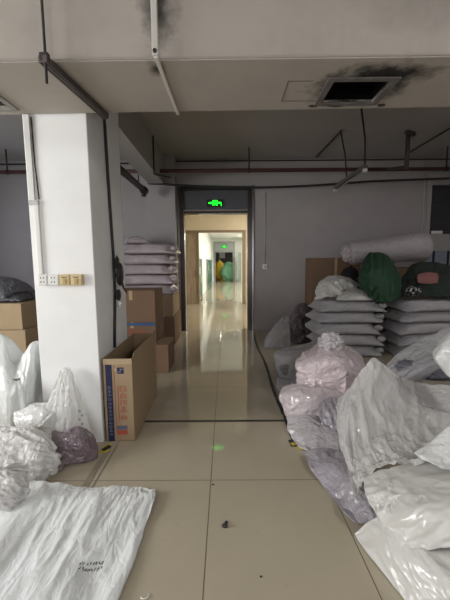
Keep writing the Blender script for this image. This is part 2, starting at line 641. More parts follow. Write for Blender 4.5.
bm = BM(); tube(bm, [(-5.4, 2.03, 2.672), (5.7, 1.963, 2.672)], 0.006, 6)
struct('trim_1', bm, simple('pale_edge_bead', (0.34, 0.315, 0.28), 0.7), 'thin plaster bead along the casing edge', 'trim')

# column and the beam behind it
CX0, CX1, CY0, CY1 = -1.553, -1.06, 2.668, 3.47
bm = BM(); box(bm, (CX0, CY0, 0), (CX1, CY1, ZC), 0.006)
struct('column', bm, m_column, 'square white painted column left of the aisle', 'column')
bm = BM(); box(bm, (-1.55, CY1 + 0.002, 3.12), (-1.25, YB, ZC))
struct('beam', bm, m_ceil, 'grey ceiling beam running back from the column', 'beam')

bm = BM(); box(bm, (-1.66, 7.06, 0), (-1.045, YB, ZC), 0.004)
struct('pillar', bm, m_wall, 'shallow wall pillar left of the near doorway', 'pillar')

# floor strips
bm = BM(); box(bm, (-0.80, 3.025, 0), (0.60, 3.058, 0.0025))
struct('trim_2', bm, m_strip, 'dark strip across the tiled floor', 'trim')
bm = BM()
y = 3.06
random.seed(11)
for k in range(60):
    l = random.uniform(0.05, 0.14)
    if y + l > 6.95: break
    xx = 0.575 + 0.012 * math.sin(y * 3)
    w = random.uniform(0.014, 0.022)
    box(bm, (xx - w, y, 0), (xx + w, y + l, 0.003))
    y += l + random.choice((0, 0, 0.004, 0.02))
box(bm, (0.555, 2.70, 0), (0.60, 3.02, 0.003))
struct('trim_3', bm, m_strip, 'broken dark strip down the right of the aisle', 'trim')
bm = BM(); box(bm, (-1.005, 2.06, 0), (-0.955, 2.55, 0.002)); box(bm, (-0.925, 2.06, 0), (-0.917, 2.63, 0.0015))
struct('trim_4', bm, m_brown_strip, 'brown strip set in the floor beside the column', 'trim')

# ---- rooms beyond the doorway
m_beige = plaster('warm_beige_paint', (0.76, 0.69, 0.56), (0.55, 0.47, 0.36), 0.25)
m_corr = plaster('bright_white_paint', (0.80, 0.80, 0.76), (0.6, 0.58, 0.5), 0.2)
m_wood = wood('pale_brown_woodgrain', (0.27, 0.215, 0.15), (0.43, 0.36, 0.27))
m_frame_brown = simple('brown_door_frame', (0.30, 0.23, 0.15), 0.35, vary=0.12)
bm = BM(); wall_xz(bm, -2.6, 2.6, 0, 3.5, 12.0, 12.15, [(-1.95, 0.72, 0, 2.66)])
struct('wall_passage_end', bm, m_beige, 'warm beige wall over the second doorway', 'wall')
bm = BM(); box(bm, (-2.6, YB + 0.2, 0), (-2.45, 12.0, 3.5))
struct('wall_passage_left', bm, m_beige, 'left wall of the beige passage', 'wall')
bm = BM(); box(bm, (2.45, YB + 0.2, 0), (2.6, 12.0, 3.5))
struct('wall_passage_right', bm, m_beige, 'right wall of the beige passage', 'wall')
bm = BM(); box(bm, (-2.6, YB + 0.2, 3.5), (2.6, 12.15, 3.6))
struct('ceiling_passage', bm, m_corr, 'ceiling of the beige passage', 'ceiling')
bm = BM(); box(bm, (-1.25, 12.15, 0), (-1.10, 26.0, 3.3))
struct('wall_corridor_left', bm, m_corr, 'bright white left wall of the far corridor', 'wall')
bm = BM(); box(bm, (1.75, 12.15, 0), (1.9, 26.0, 3.3))
struct('wall_corridor_right', bm, m_corr, 'bright white right wall of the far corridor', 'wall')
bm = BM(); box(bm, (-1.25, 12.15, 3.3), (1.9, 33.0, 3.4))
struct('ceiling_corridor', bm, m_corr, 'white ceiling of the far corridor', 'ceiling')
bm = BM(); wall_xz(bm, -2.6, 2.6, 0, 3.3, 26.0, 26.15, [(-0.95, 0.72, 0, 3.10)])
struct('wall_corridor_end', bm, m_corr, 'white wall round the farthest doorway', 'wall')
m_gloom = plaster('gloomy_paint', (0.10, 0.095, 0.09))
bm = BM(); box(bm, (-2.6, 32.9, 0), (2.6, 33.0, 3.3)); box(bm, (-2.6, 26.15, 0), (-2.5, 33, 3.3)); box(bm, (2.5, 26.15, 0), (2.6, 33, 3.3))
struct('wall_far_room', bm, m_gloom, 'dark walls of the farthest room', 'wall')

# ---- doors
m_transom = simple('smoked_glass', (0.10, 0.105, 0.115), 0.3, vary=0.1)
d = tag(empty('door_1', (-0.21, YB, 0)), 'dark steel doorway with a smoked transom and green exit sign', 'door', kind='structure')
ox, oy = -0.21, YB
def local(bm):
    bmesh.ops.translate(bm, vec=(-ox, -oy, 0), verts=bm.verts); return bm
bm = BM()
for x0, x1 in ((DX0, -0.90), (0.48, DX1)):
    box(bm, (x0, YB - 0.03, 0), (x1, YB + 0.215, DZ), 0.004)
box(bm, (-0.90, YB - 0.03, 3.06), (0.48, YB + 0.215, DZ), 0.004)
box(bm, (-0.90, YB - 0.03, 2.575), (0.48, YB + 0.215, 2.64), 0.004)
obj('door_frame', local(bm), m_steel, d)
bm = BM()
box(bm, (-1.035, YB - 0.036, 0), (-1.0, YB - 0.028, DZ + 0.02)); box(bm, (0.578, YB - 0.036, 0), (0.612, YB - 0.028, DZ + 0.02))
box(bm, (-0.90, YB - 0.036, 2.625), (0.48, YB - 0.03, 2.655))
obj('bright_edging', local(bm), m_steel_bright, d)
bm = BM(); box(bm, (-0.90, YB + 0.02, 2.64), (0.48, YB + 0.04, 3.06)); box(bm, (-0.625, YB + 0.012, 2.66), (-0.612, YB + 0.02, 3.05)); box(bm, (-0.60, YB + 0.012, 2.90), (0.46, YB + 0.02, 2.912))
obj('transom_panel', local(bm), m_transom, d)

def exit_sign(loc, s, label, group):
    t = tag(empty('exit_sign', loc), label, 'sign', group)
    bm = BM(); box(bm, (-0.19 * s, -0.03, -0.085 * s), (0.19 * s, 0, 0.085 * s), 0.004)
    obj('sign_box', bm, m_dark, t)
    bm = BM(); y0, y1 = -0.035, -0.0302
    def bar(x0, z0, x1, z1): box(bm, (x0 * s, y0, z0 * s), (x1 * s, y1, z1 * s))
    bar(-0.14, -0.012, -0.066, 0.022); bar(-0.15, -0.004, -0.14, 0.014)
    bar(0.066, -0.012, 0.13, 0.022); bar(0.13, -0.004, 0.145, 0.014)
    bar(0.138, -0.06, 0.15, -0.02)
    # doorway with a running figure between the two arrows
    bar(-0.058, -0.055, -0.05, 0.062); bar(0.05, -0.055, 0.058, 0.062); bar(-0.058, 0.054, 0.058, 0.062)
    bar(-0.010, 0.028, 0.014, 0.050); bar(-0.022, -0.008, 0.014, 0.026)
    bar(-0.045, 0.004, -0.022, 0.016); bar(0.014, 0.006, 0.04, 0.016)
    bar(-0.022, -0.03, -0.004, -0.008); bar(-0.04, -0.05, -0.016, -0.036); bar(0.0, -0.03, 0.03, -0.014); bar(0.02, -0.052, 0.034, -0.03)
    bar(-0.048, -0.002, 0.048, 0.004)
    obj('pictogram', bm, m_green, t)
    return t
m_green = emission('lit_green', (0.006, 1.0, 0.02), 4.5)
exit_sign((-0.222, YB + 0.005, 2.79), 0.92, 'lit green exit sign on the dark transom of the near doorway', 'exit signs')

d = tag(empty('door_2', (-0.6, 12.0, 0)), 'brown framed doorway beyond with one closed woodgrain leaf', 'door', kind='structure')
ox, oy = -0.6, 12.0
bm = BM()
for x0, x1 in ((-1.95, -1.87), (-1.01, -0.96), (0.60, 0.72)):
    box(bm, (x0, 11.96, 0), (x1, 12.17, 2.66), 0.004)
box(bm, (-1.87, 11.96, 2.58), (0.60, 12.17, 2.66), 0.004)
obj('door_frame', local(bm), m_frame_brown, d)
bm = BM(); box(bm, (-1.868, 12.02, 0.01), (-1.012, 12.06, 2.578), 0.004)
lf = obj('door_leaf', local(bm), m_wood, d)
bm = BM(); box(bm, (-1.10, 11.965, 1.0), (-1.06, 12.02, 1.22), 0.006)
obj('door_handle', local(bm), m_steel_bright, lf)

d = tag(empty('door_3', (-0.1, 26.0, 0)), 'grey framed farthest doorway with a pale transom', 'door', kind='structure')
ox, oy = -0.1, 26.0
m_gframe = simple('grey_frame', (0.30, 0.29, 0.27), 0.4)
bm = BM()
box(bm, (-0.95, 25.95, 0), (-0.80, 26.17, 3.1), 0.004); box(bm, (0.55, 25.95, 0), (0.72, 26.17, 3.1), 0.004)
box(bm, (-0.80, 25.95, 2.28), (0.55, 26.17, 2.46), 0.004); box(bm, (-0.80, 25.95, 3.0), (0.55, 26.17, 3.1), 0.004)
obj('door_frame', local(bm), m_gframe, d)
bm = BM(); box(bm, (-0.80, 26.02, 2.46), (0.55, 26.04, 3.0))
obj('transom_panel', local(bm), simple('grey_green_panel', (0.32, 0.36, 0.33), 0.4), d)
exit_sign((-0.12, 25.99, 2.72), 1.1, 'small lit green exit sign above the farthest doorway', 'exit signs')

m_green_board = simple('dark_green_board', (0.03, 0.10, 0.07), 0.4, vary=0.5, scale=5)
m_alu = simple('grey_aluminium', (0.5, 0.5, 0.48), 0.35, 0.6)
for y0, y1, h, lab in ((12.4, 14.4, 1.66, 'nearer dark green board standing against the corridor wall'), (18.2, 24.5, 1.66, 'farther dark green board along the corridor wall near the last door')):
    t = tag(empty('notice_board', (-1.09, (y0 + y1) / 2, 0)), lab, 'board', 'green boards in the corridor')
    L = (y1 - y0) / 2
    bm = BM(); box(bm, (0, -L, 0.08), (0.05, L, h)); obj('board_panel', bm, m_green_board, t)
    bm = BM()
    box(bm, (0, -L - .03, 0), (0.065, -L, h + .03)); box(bm, (0, L, 0), (0.065, L + .03, h + .03)); box(bm, (0, -L, h), (0.065, L, h + .03))
    obj('board_frame', bm, m_alu, t)
    random.seed(int(y0))
    for k in range(4):
        a = -L + .15 + k * (2 * L - .4) / 4; zz = random.uniform(.6, h - .4)
        bm = BM(); box(bm, (0.05, a, zz), (0.054, a + .22, zz + .3))
        obj('pinned_sheet', bm, m_white_pl, t)
# open glass leaf on the right of the corridor and a low machine beyond
t = tag(empty('glass_door', (1.02, 25.3, 0)), 'open pale glass door leaf right of the farthest doorway', 'door')
bm = BM(); box(bm, (-0.02, -0.6, 0.02), (0.02, 0.6, 0.1)); box(bm, (-0.02, -0.6, 2.2), (0.02, 0.6, 2.28)); box(bm, (-0.02, -0.6, 0.1), (0.02, -0.52, 2.2)); box(bm, (-0.02, 0.52, 0.1), (0.02, 0.6, 2.2))
obj('leaf_frame', bm, m_alu, t)
bm = BM(); box(bm, (-0.006, -0.52, 0.1), (0.006, 0.52, 2.2))
obj('glass_pane', bm, film('greenish_glass', (0.6, 0.72, 0.62), 0.6, 0.1, 0.0), t)
t.rotation_euler = (0, 0, R(-18))
# things glimpsed in the farthest room
m_yel = plastic('yellow_cloth', (0.75, 0.48, 0.03), 0.7)
m_grn = plastic('pale_green_cloth', (0.22, 0.50, 0.30), 0.7)
o = crumple('fabric_heap', (-0.48, 28.0, 0.76), (0.42, 0.35, 0.78), m_yel, None, 3, .32, 2.0)
tag(o, 'yellow heap of cloth seen through the farthest doorway', 'fabric')
o = crumple('fabric_heap', (0.26, 27.0, 0.70), (0.60, 0.4, 0.72), m_grn, None, 5, .34, 2.0)
tag(o, 'pale green heap of cloth seen through the farthest doorway', 'fabric')
t = tag(empty('far_window', (-0.35, 32.88, 2.2)), 'small pale pane on the dark wall of the farthest room', 'window')
bm = BM(); box(bm, (-0.28, -0.02, -0.3), (0.28, 0, 0.3)); obj('pane', bm, m_white_pl, t)

# ---- vent window high on the right of the far wall
w = tag(empty('window_1', ((WX0 + WX1) / 2, YB, 0)), 'dark window with pale frame high on the far wall at right', 'window', kind='structure')
ox, oy = (WX0 + WX1) / 2, YB
m_sash = simple('dirty_white_sash', (0.42, 0.40, 0.39), 0.5)
bm = BM()
box(bm, (WX0 - 0.02, YB - 0.02, 1.28), (WX0 + 0.06, YB + 0.16, 3.22)); box(bm, (WX1 - 0.06, YB - 0.02, 1.28), (WX1 + 0.02, YB + 0.16, 3.22))
box(bm, (WX0 + .06, YB - 0.02, 3.14), (WX1 - .06, YB + 0.16, 3.22)); box(bm, (WX0 + .06, YB - 0.03, 1.74), (WX1 - .06, YB + 0.16, 2.10)); box(bm, (WX0 + .06, YB - 0.02, 1.28), (WX1 - .06, YB + 0.16, 1.36))
obj('window_frame', local(bm), m_sash, w)
bm = BM(); box(bm, (WX0 + .06, YB + 0.05, 2.10), (WX1 - .06, YB + 0.06, 3.14))
for k in range(8):
    z = 2.16 + k * 0.125
    box(bm, (WX0 + .06, YB + 0.02, z), (WX1 - .06, YB + 0.05, z + 0.02))
obj('dark_pane', local(bm), simple('dark_glass', (0.045, 0.045, 0.05), 0.3), w)
bm = BM(); box(bm, (WX0 + .06, YB + 0.05, 1.36), (WX0 + 0.20, YB + 0.06, 1.74)); box(bm, (WX0 + .24, YB + 0.05, 1.36), (WX0 + 0.52, YB + 0.06, 1.74)); box(bm, (WX0 + .56, YB + 0.05, 1.36), (WX1 - 0.06, YB + 0.06, 1.74))
obj('lower_pane', local(bm), emission('daylit_glass', (0.55, 0.6, 0.68), 0.07), w)
bm = BM(); box(bm, (WX0 + .20, YB + 0.03, 1.36), (WX0 + 0.24, YB + 0.07, 1.74)); box(bm, (WX0 + .52, YB + 0.03, 1.36), (WX0 + 0.56, YB + 0.07, 1.74))
obj('mullion', local(bm), m_dark, w)
bm = BM(); box(bm, (WX0 + .09, YB - 0.05, 2.105), (WX0 + .33, YB - 0.022, 2.17), 0.01)
tag(obj('tissue_pack', bm, m_white_pl), 'small white packet lying on the ledge under the dark window', 'packet')

# ================================================================= PIPES, CABLES, FITTINGS
def pipe(name, pts, r, mat, label, cat, seg=10, group=None):
    bm = BM(); tube(bm, pts, r, seg)
    return tag(obj(name, bm, mat, None, True), label, cat, group)

rp = tag(empty('sprinkler_pipe', (0, 6.6, 3.28)), 'long dark red pipe hung across the far end of the hall', 'pipe')
bm = BM(); tube(bm, [(-5.39, 0, 0), (5.69, 0, 0)], 0.035, 12); obj('pipe_run', bm, m_red_pipe, rp, True)
bm = BM(); tube(bm, [(3.09, -0.75, -0.20), (3.09, -0.75, ZC - 3.28)], 0.036, 10); tube(bm, [(3.09, -0.75, -0.17), (3.09, 0.0, 0.0)], 0.03, 10); tube(bm, [(3.05, -0.78, ZC - 3.31), (3.22, -0.68, ZC - 3.31)], 0.04, 10)
obj('riser', bm, simple('grey_iron', (0.085, 0.078, 0.075), 0.5, 0.2), rp, True)
for x in (0.46, 4.25, -4.2):
    bm = BM(); tube(bm, [(x, 0, 0.03), (x, 0, ZC - 3.28)], 0.014, 8); tube(bm, [(x - .02, 0, 0), (x + .02, 0, 0)], 0.044, 12)
    obj('hanger', bm, m_iron, rp, True)
pipe('ceiling_conduit', [(-5.39, 6.75, 3.47), (-1.56, 6.75, 3.47)], 0.016, m_iron, 'thin dark conduit above the red pipe left of the column', 'conduit', 8)
pipe('ceiling_conduit', [(-1.235, 5.95, 3.69), (-1.235, 5.95, 3.07), (-1.235, 5.97, 3.06), (-1.10, 7.26, 3.31), (-1.10, 7.28, 3.33), (-1.10, 7.28, 3.64), (-1.10, 7.28, 3.655), (5.69, 7.28, 3.655)], 0.013, m_iron, 'thin dark conduit stepping off the beam and along the top of the far wall', 'conduit', 8)
pts = []
for k in range(41):
    s = k / 40
    x = -1.57 + s * 7.2
    z = 3.13 - 0.10 * math.sin(math.pi * min(1, s / 0.62)) * (s < 0.62) + 0.06 * (s > 0.62) * math.sin((s - .62) / .38 * math.pi / 2)
    pts.append((x, 6.92, z))
pipe('power_cord', pts, 0.022, m_dark, 'thick black cable sagging along the far wall', 'cable', 8)
t = tag(empty('drain_pipe', (-1.575, 5.2, 2.92)), 'thick dark pipe end pointing to the far wall beside the column', 'pipe')
bm = BM(); tube(bm, [(0, -0.9, 0), (0, 1.32, 0)], 0.055, 14); obj('pipe_run', bm, m_iron, t, True)
bm = BM(); tube(bm, [(0, 1.30, -0.0), (0, 1.46, 0)], 0.075, 16); tube(bm, [(0, 1.37, 0), (0, 1.37, -0.12)], 0.045, 12); obj('end_cap', bm, m_dark, t, True)
bm = BM(); tube(bm, [(0, 1.0, 0.05), (0, 1.0, 0.195)], 0.012, 8); obj('hanger', bm, m_iron, t, True)
t = tag(empty('strip_light', (2.06, 5.72, 2.9)), 'unlit white strip light hung on rods at right', 'light')
bm = BM(); box(bm, (-0.04, -0.68, -0.025), (0.04, 0.68, 0.03), 0.006); obj('housing', bm, simple('dusty_white_enamel', (0.15, 0.145, 0.14), 0.5), t)
bm = BM(); tube(bm, [(0, -0.64, -0.045), (0, 0.64, -0.045)], 0.014, 10); obj('tube', bm, simple('dusty_tube_glass', (0.3, 0.3, 0.29), 0.3), t, True)
for yy, zz in ((-0.66, 0), (0.66, 0)):
    bm = BM(); box(bm, (-0.03, yy - .02, -0.065), (0.03, yy + .02, -0.02)); obj('lamp_holder', bm, m_white_pl, t)
for x, y in ((-0.10, -0.70), (-0.13, 0.08)):
    bm = BM(); tube(bm, [(0, max(y, -.66), 0.0), (0, max(y, -.66), 0.03), (x * .3, y, 0.4), (x, y, ZC - 2.9)], 0.013, 8); obj('hanging_rod', bm, m_iron, t, True)
pipe('ceiling_conduit', [(1.94, 5.76, 3.685), (1.90, 7.2, 3.685)], 0.012, m_iron, 'thin conduit across the ceiling behind the strip light', 'conduit', 8)
pipe('ceiling_conduit', [(3.70, 6.9, 3.685), (3.70, 5.5, 3.685)], 0.012, m_iron, 'thin slanting conduit across the ceiling at right', 'conduit', 8)
pipe('wall_conduit', [(4.27, YB - .015, 1.9), (4.27, YB - .015, 3.64)], 0.010, m_pale_conduit, 'thin pale conduit up the wall beside the dark window', 'conduit', 8)
pipe('wall_conduit', [(0.86, YB - .014, 1.44), (0.86, YB - .014, 3.0)], 0.010, m_pale_conduit, 'thin pale conduit up the wall right of the doorway', 'conduit', 8)
def switch_unit(name, loc, w, h, mat, label, group, sock=True, ry=0):
    t = tag(empty(name, loc), label, 'switch', group)
    bm = BM(); box(bm, (-w / 2, -0.035, -h / 2), (w / 2, 0, h / 2), 0.004); obj('back_box', bm, mat, t)
    bm = BM(); box(bm, (-w / 2 + .006, -0.042, -h / 2 + .006), (w / 2 - .006, -0.0345, h / 2 - .006), 0.003); obj('face_plate', bm, mat, t)
    if sock:
        bm = BM()
        for dx, dz, a in ((-.012, -.016, .3), (.012, -.016, -.3), (0.012, .018, 0), (-.012, .018, 0)):
            M = Matrix.Translation((dx, 0, dz)) @ Matrix.Rotation(a, 4, 'Y')
            box(bm, (-.0025, -0.0435, -.007), (.0025, -0.0418, .007), 0, M)
        obj('socket_slot', bm, m_dark, t)
    else:
        bm = BM(); box(bm, (-.014, -0.050, -0.03), (.014, -0.0415, 0.012), 0.003, Matrix.Rotation(R(4), 4, 'X')); obj('rocker', bm, simple('worn_ochre_plastic', (0.45, 0.34, 0.16), 0.4), t)
        bm = BM(); box(bm, (-.022, -0.0432, 0.018), (.022, -0.0418, 0.024)); obj('name_strip', bm, m_dark, t)
    return t
m_wp2 = m_white_pl
for x, w, mat, sk, lab in ((-1.463, .080, m_white_pl, True, 'white socket at the left end of the row on the column'),
                           (-1.377, .090, m_white_pl, True, 'white socket beside the yellowed switches on the column'),
                           (-1.286, .088, m_yellow_pl, False, 'yellowed switch beside the white sockets on the column'),
                           (-1.193, .094, m_yellow_pl, False, 'yellowed switch at the right end of the row on the column')):
    switch_unit('wall_socket' if sk else 'wall_switch', (x, CY0, 1.397), w, 0.088, mat, lab, 'row of sockets and switches on the column', sk)
switch_unit('wall_switch', (0.86, YB, 1.42), 0.10, 0.11, m_white_pl, 'small white switch on the wall right of the doorway', None, False)
# white trunking down the column front
bm = BM(); box(bm, (-1.535, CY0 - 0.022, 2.0), (-1.49, CY0, 2.655), 0.003); box(bm, (-1.50, CY0 - 0.020, 1.442), (-1.468, CY0, 2.0), 0.003)
t = tag(obj('cable_trunking', bm, simple('white_trunking', (0.74, 0.74, 0.71), 0.4, vary=0.06)), 'white cable trunking running down the column to the sockets', 'trunking')
bm = BM(); box(bm, (-1.54, CY0 - 0.024, 1.985), (-1.465, CY0 - 0.001, 2.02), 0.002); obj('joint_cover', bm, simple('grey_tape', (0.5, 0.5, 0.5), 0.5), t)
bm = BM(); tube(bm, [(-1.478, CY0 - 0.012, 2.64), (-1.476, CY0 - 0.008, 2.3), (-1.462, CY0 - 0.008, 2.03)], 0.005, 6); obj('wire', bm, m_iron, t, True)
# dark cable duct: down the soffit front, along its underside, down the side of the column
t = tag(empty('cable_duct', (-0.98, 1.97, 2.66)), 'dark cable duct bending under the casing and down the column side', 'duct')
ox, oy, oz = -0.98, 1.97, 2.66
def loc3(bm):
    bmesh.ops.translate(bm, vec=(-ox, -oy, -oz), verts=bm.verts); return bm
bm = BM(); tube(bm, [(-0.985, 1.952, 2.52), (-0.985, 1.958, 3.68)], 0.008, 8); obj('upper_conduit', loc3(bm), m_iron, t, True)
ang = math.atan2(-0.905 + 0.975, 2.60 - 1.96)
bm = BM()
L = math.hypot(0.09, 0.70)
M = Matrix.Translation((-0.99, 1.955, 2.655)) @ Matrix.Rotation(-math.atan2(0.083, 0.70), 4, 'Z')
box(bm, (-0.026, -0.02, -0.035), (0.026, 0.705, 0.003), 0.003, M)
box(bm, (-0.017, -0.02, -0.039), (-0.012, 0.705, -0.034), 0, M); box(bm, (0.006, -0.02, -0.039), (0.011, 0.705, -0.034), 0, M)
obj('duct_run', loc3(bm), m_trunk, t)
bm = BM(); box(bm, (-1.012, 1.935, 2.625), (-0.962, 1.966, 2.675), 0.006); obj('elbow', loc3(bm), m_iron, t)
pth = [(-0.908, 2.674, 2.655), (-0.95, 2.76, 2.68), (-1.04, 3.0, 2.79), (-1.046, 3.03, 2.70), (-1.046, 3.05, 2.3), (-1.046, 3.07, 2.0), (-1.046, 3.10, 1.6), (-1.046, 3.10, 1.25), (-1.046, 3.04, 0.9), (-1.046, 3.02, 0.74)]
bm = BM(); tube(bm, pth, 0.013, 8); obj('drop_cable', loc3(bm), m_iron, t, True)
# bunched black cloth hanging on the cable
bm = BM()
t = tag(empty('black_rag', (-1.008, 3.10, 1.53)), 'bunched black rag hanging from the cable on the column side', 'rag')
for k, (c, r, s) in enumerate((((0.0, -.02, 0.0), (.018, .04, .06), 1), ((0.006, 0.03, -.11), (.022, .075, .10), 2), ((0.0, -0.02, -.30), (.018, .045, .05), 4))):
    crumple('fold', c, r, m_dark, t, s, .3, 2.5, 3)
bm = BM(); tube(bm, [(0.01, 0.02, -.16), (0.02, .08, -.24), (0.025, .15, -.30)], [.014, .010, .006], 8); obj('strap', bm, m_dark, t, True)
bm = BM(); tube(bm, [(0.0, 0.0, -.36), (0.0, .01, -.42)], .022, 8); obj('pale_tag', bm, m_white_pl, t, True)
# pale conduit on the soffit
t = tag(empty('pale_conduit', (-0.375, 1.96, 2.66)), 'pale conduit running down the casing front and under it', 'conduit')
bm = BM(); box(bm, (-0.022, -0.012, 0.0), (0.012, 0.012, 1.02), 0.004); obj('conduit_run', bm, m_pale_conduit, t)
bm = BM(); box(bm, (-0.012, -0.01, -0.014), (0.012, 0.70, -0.002), 0.003, Matrix.Rotation(R(-1.5), 4, 'Z')); obj('lower_run', bm, m_pale_conduit, t)
bm = BM(); tube(bm, [(-0.005, -0.014, 0.02), (-0.005, -0.018, 0.02)], 0.012, 10); obj('screw', bm, m_dark, t)
# open vent with pale rim, left vent grille, access panel
t = tag(empty('ceiling_vent', ((HX0 + HX1) / 2, (HY0 + HY1) / 2, 2.66)), 'open black vent hole with a sooty pale rim in the casing', 'vent')
hw, hd = (HX1 - HX0) / 2, (HY1 - HY0) / 2
bm = BM()
for lo, hi in (((-hw - .045, -hd - .04), (hw + .045, -hd)), ((-hw - .045, hd), (hw + .045, hd + .04)), ((-hw - .045, -hd), (-hw, hd)), ((hw, -hd), (hw + .045, hd))):
    box(bm, (lo[0], lo[1], -0.012), (hi[0], hi[1], -0.001), 0.002)
obj('rim', bm, simple('sooty_rim', (0.13, 0.12, 0.108), 0.7, vary=0.8, scale=12), t)
bm = BM()
box(bm, (-hw, -hd, 0.013), (-hw + .004, hd, 0.3)); box(bm, (hw - .004, -hd, 0.013), (hw, hd, 0.3)); box(bm, (-hw, -hd, 0.013), (hw, -hd + .004, 0.3)); box(bm, (-hw, hd - .004, 0.013), (hw, hd, 0.3)); box(bm, (-hw, -hd, 0.296), (hw, hd, 0.3))
obj('duct_throat', bm, simple('throat_black', (0.004, 0.004, 0.004), 0.95, spec=0.1), t)  # the hole's inner darkness is put into this near-black colour
t = tag(empty('ceiling_vent', ((LX0 + LX1) / 2, (LY0 + LY1) / 2, 2.66)), 'dark grille in the casing at the left edge', 'vent')
hw, hd = (LX1 - LX0) / 2, (LY1 - LY0) / 2
bm = BM()
for lo, hi in (((-hw - .04, -hd - .035), (hw + .04, -hd)), ((-hw - .04, hd), (hw + .04, hd + .035)), ((-hw - .04, -hd), (-hw, hd)), ((hw, -hd), (hw + .04, hd))):
    box(bm, (lo[0], lo[1], -0.014), (hi[0], hi[1], -0.001), 0.002)
obj('rim', bm, simple('grey_rim', (0.30, 0.29, 0.27), 0.5), t)
bm = BM()
for k in range(8):
    a = -hd + .02 + k * (2 * hd - .04) / 8
    box(bm, (-hw, a, 0.0), (hw, a + .02, 0.012))
box(bm, (-hw, -hd, 0.03), (hw, hd, 0.034))
obj('grille', bm, simple('blue_black_grille', (0.03, 0.035, 0.05), 0.4), t)
bm = BM()
for lo, hi in (((0.40, 2.225), (0.405, 2.48)), ((0.40, 2.48), (0.655, 2.484)), ((0.40, 2.222), (0.56, 2.226))):
    box(bm, (lo[0], lo[1], 2.657), (hi[0], hi[1], 2.6595))
pass
o = obj('access_panel', bm, simple('casing_panel_joint', (0.10, 0.09, 0.08), 0.8), None); tag(o, 'flush access panel beside the open vent hole', 'panel')
# broken plaster chips hanging from the casing edge
for x, dx in ((0.62, .05), (0.76, .09), (1.12, .04)):
    o = crumple('ceiling_flake', (x + dx / 2, 2.55, 2.654), (dx * .6, .014, .006), m_strip, None, int(x * 100), .5, 3, 3)
    tag(o, {0.62: 'dark flake left of the vent on the casing edge', 0.76: 'dark flake in front of the vent on the casing edge', 1.12: 'dark flake right of the vent on the casing edge'}[x], 'flake', 'dark flakes on the casing')

# ================================================================= CARTONS
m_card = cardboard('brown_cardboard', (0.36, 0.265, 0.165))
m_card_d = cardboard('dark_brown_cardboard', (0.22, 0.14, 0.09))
m_card_in = cardboard('cardboard_inside', (0.20, 0.14, 0.09))
m_card_y = cardboard('tan_cardboard', (0.46, 0.35, 0.22))
m_blue = simple('navy_print', (0.012, 0.015, 0.06), 0.5, vary=0.15)
m_orange = simple('orange_red_print', (0.40, 0.12, 0.06), 0.6, vary=0.1)
m_redp = simple('brick_red_print', (0.42, 0.07, 0.05), 0.6)
m_greyp = simple('slate_print', (0.12, 0.12, 0.19), 0.6)
m_lightp = simple('pale_print', (0.16, 0.17, 0.24), 0.6)
m_tape = simple('tan_packing_tape', (0.50, 0.38, 0.22), 0.2)
m_bluep = simple('blue_print', (0.03, 0.10, 0.26), 0.5)

def glyph(bm, seed, x, z, w, h, y, fixed=None):
    """a block of brush strokes filling a character square on a front face"""
    rs = random.Random(seed)
    s = w * 0.13
    def b(x0, z0, x1, z1): box(bm, (x + x0 * w, y - .0012, z + z0 * h), (x + x1 * w, y, z + z1 * h))
    t = .13
    pats = [
        [(0, 0, t, .9), (1 - t, 0, 1, .9), (0, .82, 1, .95), (0, .42, 1, .54), (0, 0, 1, t)],
        [(.2, .85, .7, .97), (0, .6, 1, .72), (0, .3, t, .7), (1 - t, .3, 1, .7), (0, .3, 1, .42), (0, 0, t, .3), (0, 0, 1, t), (.45, .3, .57, .7)],
        [(0, 0, t, 1), (0, .6, .4, .72), (.5, 0, .62, 1), (.4, .8, 1, .92), (.5, .4, 1, .52), (.88, .1, 1, .9)],
        [(0, .5, 1, .62), (.44, .5, .57, 1), (0, 0, t, .45), (1 - t, 0, 1, .45), (.1, .2, .9, .32), (0, 0, 1, t)],
        [(.25, .55, .75, 1 - t), (.25, .9, .75, 1), (0, 0, t, .4), (.36, 0, .5, .4), (.55, 0, .68, .4), (.88, 0, 1, .4), (0, .32, .45, .44), (.55, .32, 1, .44)]]
    for r in pats[seed % len(pats) if fixed is None else fixed]:
        b(*r)

# the tall open carton beside the column
cx0, cx1, cy0, cy1, ch = -1.035, -0.79, 2.672, 3.72, 0.73
c = tag(empty('carton', (-0.925, 3.19, 0)), 'tall open brown carton with a navy strip beside the column', 'carton')
c.rotation_euler = (0, 0, R(1.0))
W, D = 0.125, 0.50
bm = BM(); tk = 0.006
box(bm, (-W, -D, 0), (W, -D + tk, ch)); box(bm, (-W, D - tk, 0), (W, D, ch)); box(bm, (-W, -D, 0), (-W + tk, D, ch)); box(bm, (W - tk, -D, 0), (W, D, ch)); box(bm, (-W, -D, 0), (W, D, tk))
obj('carton_body', bm, m_card, c)
bm = BM(); box(bm, (-W + tk, -D + tk, tk), (W - tk, D - tk, 0.40)); obj('carton_lining', bm, m_card_in, c)
bm = BM()
def flap(bm, M, w, l): box(bm, (-w / 2, 0, 0), (w / 2, l, 0.005), 0, M)
flap(bm, Matrix.Translation((0, -D, ch)) @ Matrix.Rotation(R(180), 4, 'Z') @ Matrix.Rotation(R(-96), 4, 'X'), 2 * W - .01, 0.10)
obj('flap', bm, m_card_y, c)
bm = BM(); flap(bm, Matrix.Translation((W, 0, ch)) @ Matrix.Rotation(R(-90), 4, 'Z') @ Matrix.Rotation(R(75), 4, 'X'), 2 * D - .06, 0.045)
obj('flap', bm, m_card, c)
bm = BM(); flap(bm, Matrix.Translation((0, D, ch)) @ Matrix.Rotation(R(-70), 4, 'X'), 2 * W - .01, 0.10)
obj('flap', bm, m_card, c)
yF = -D - .0005
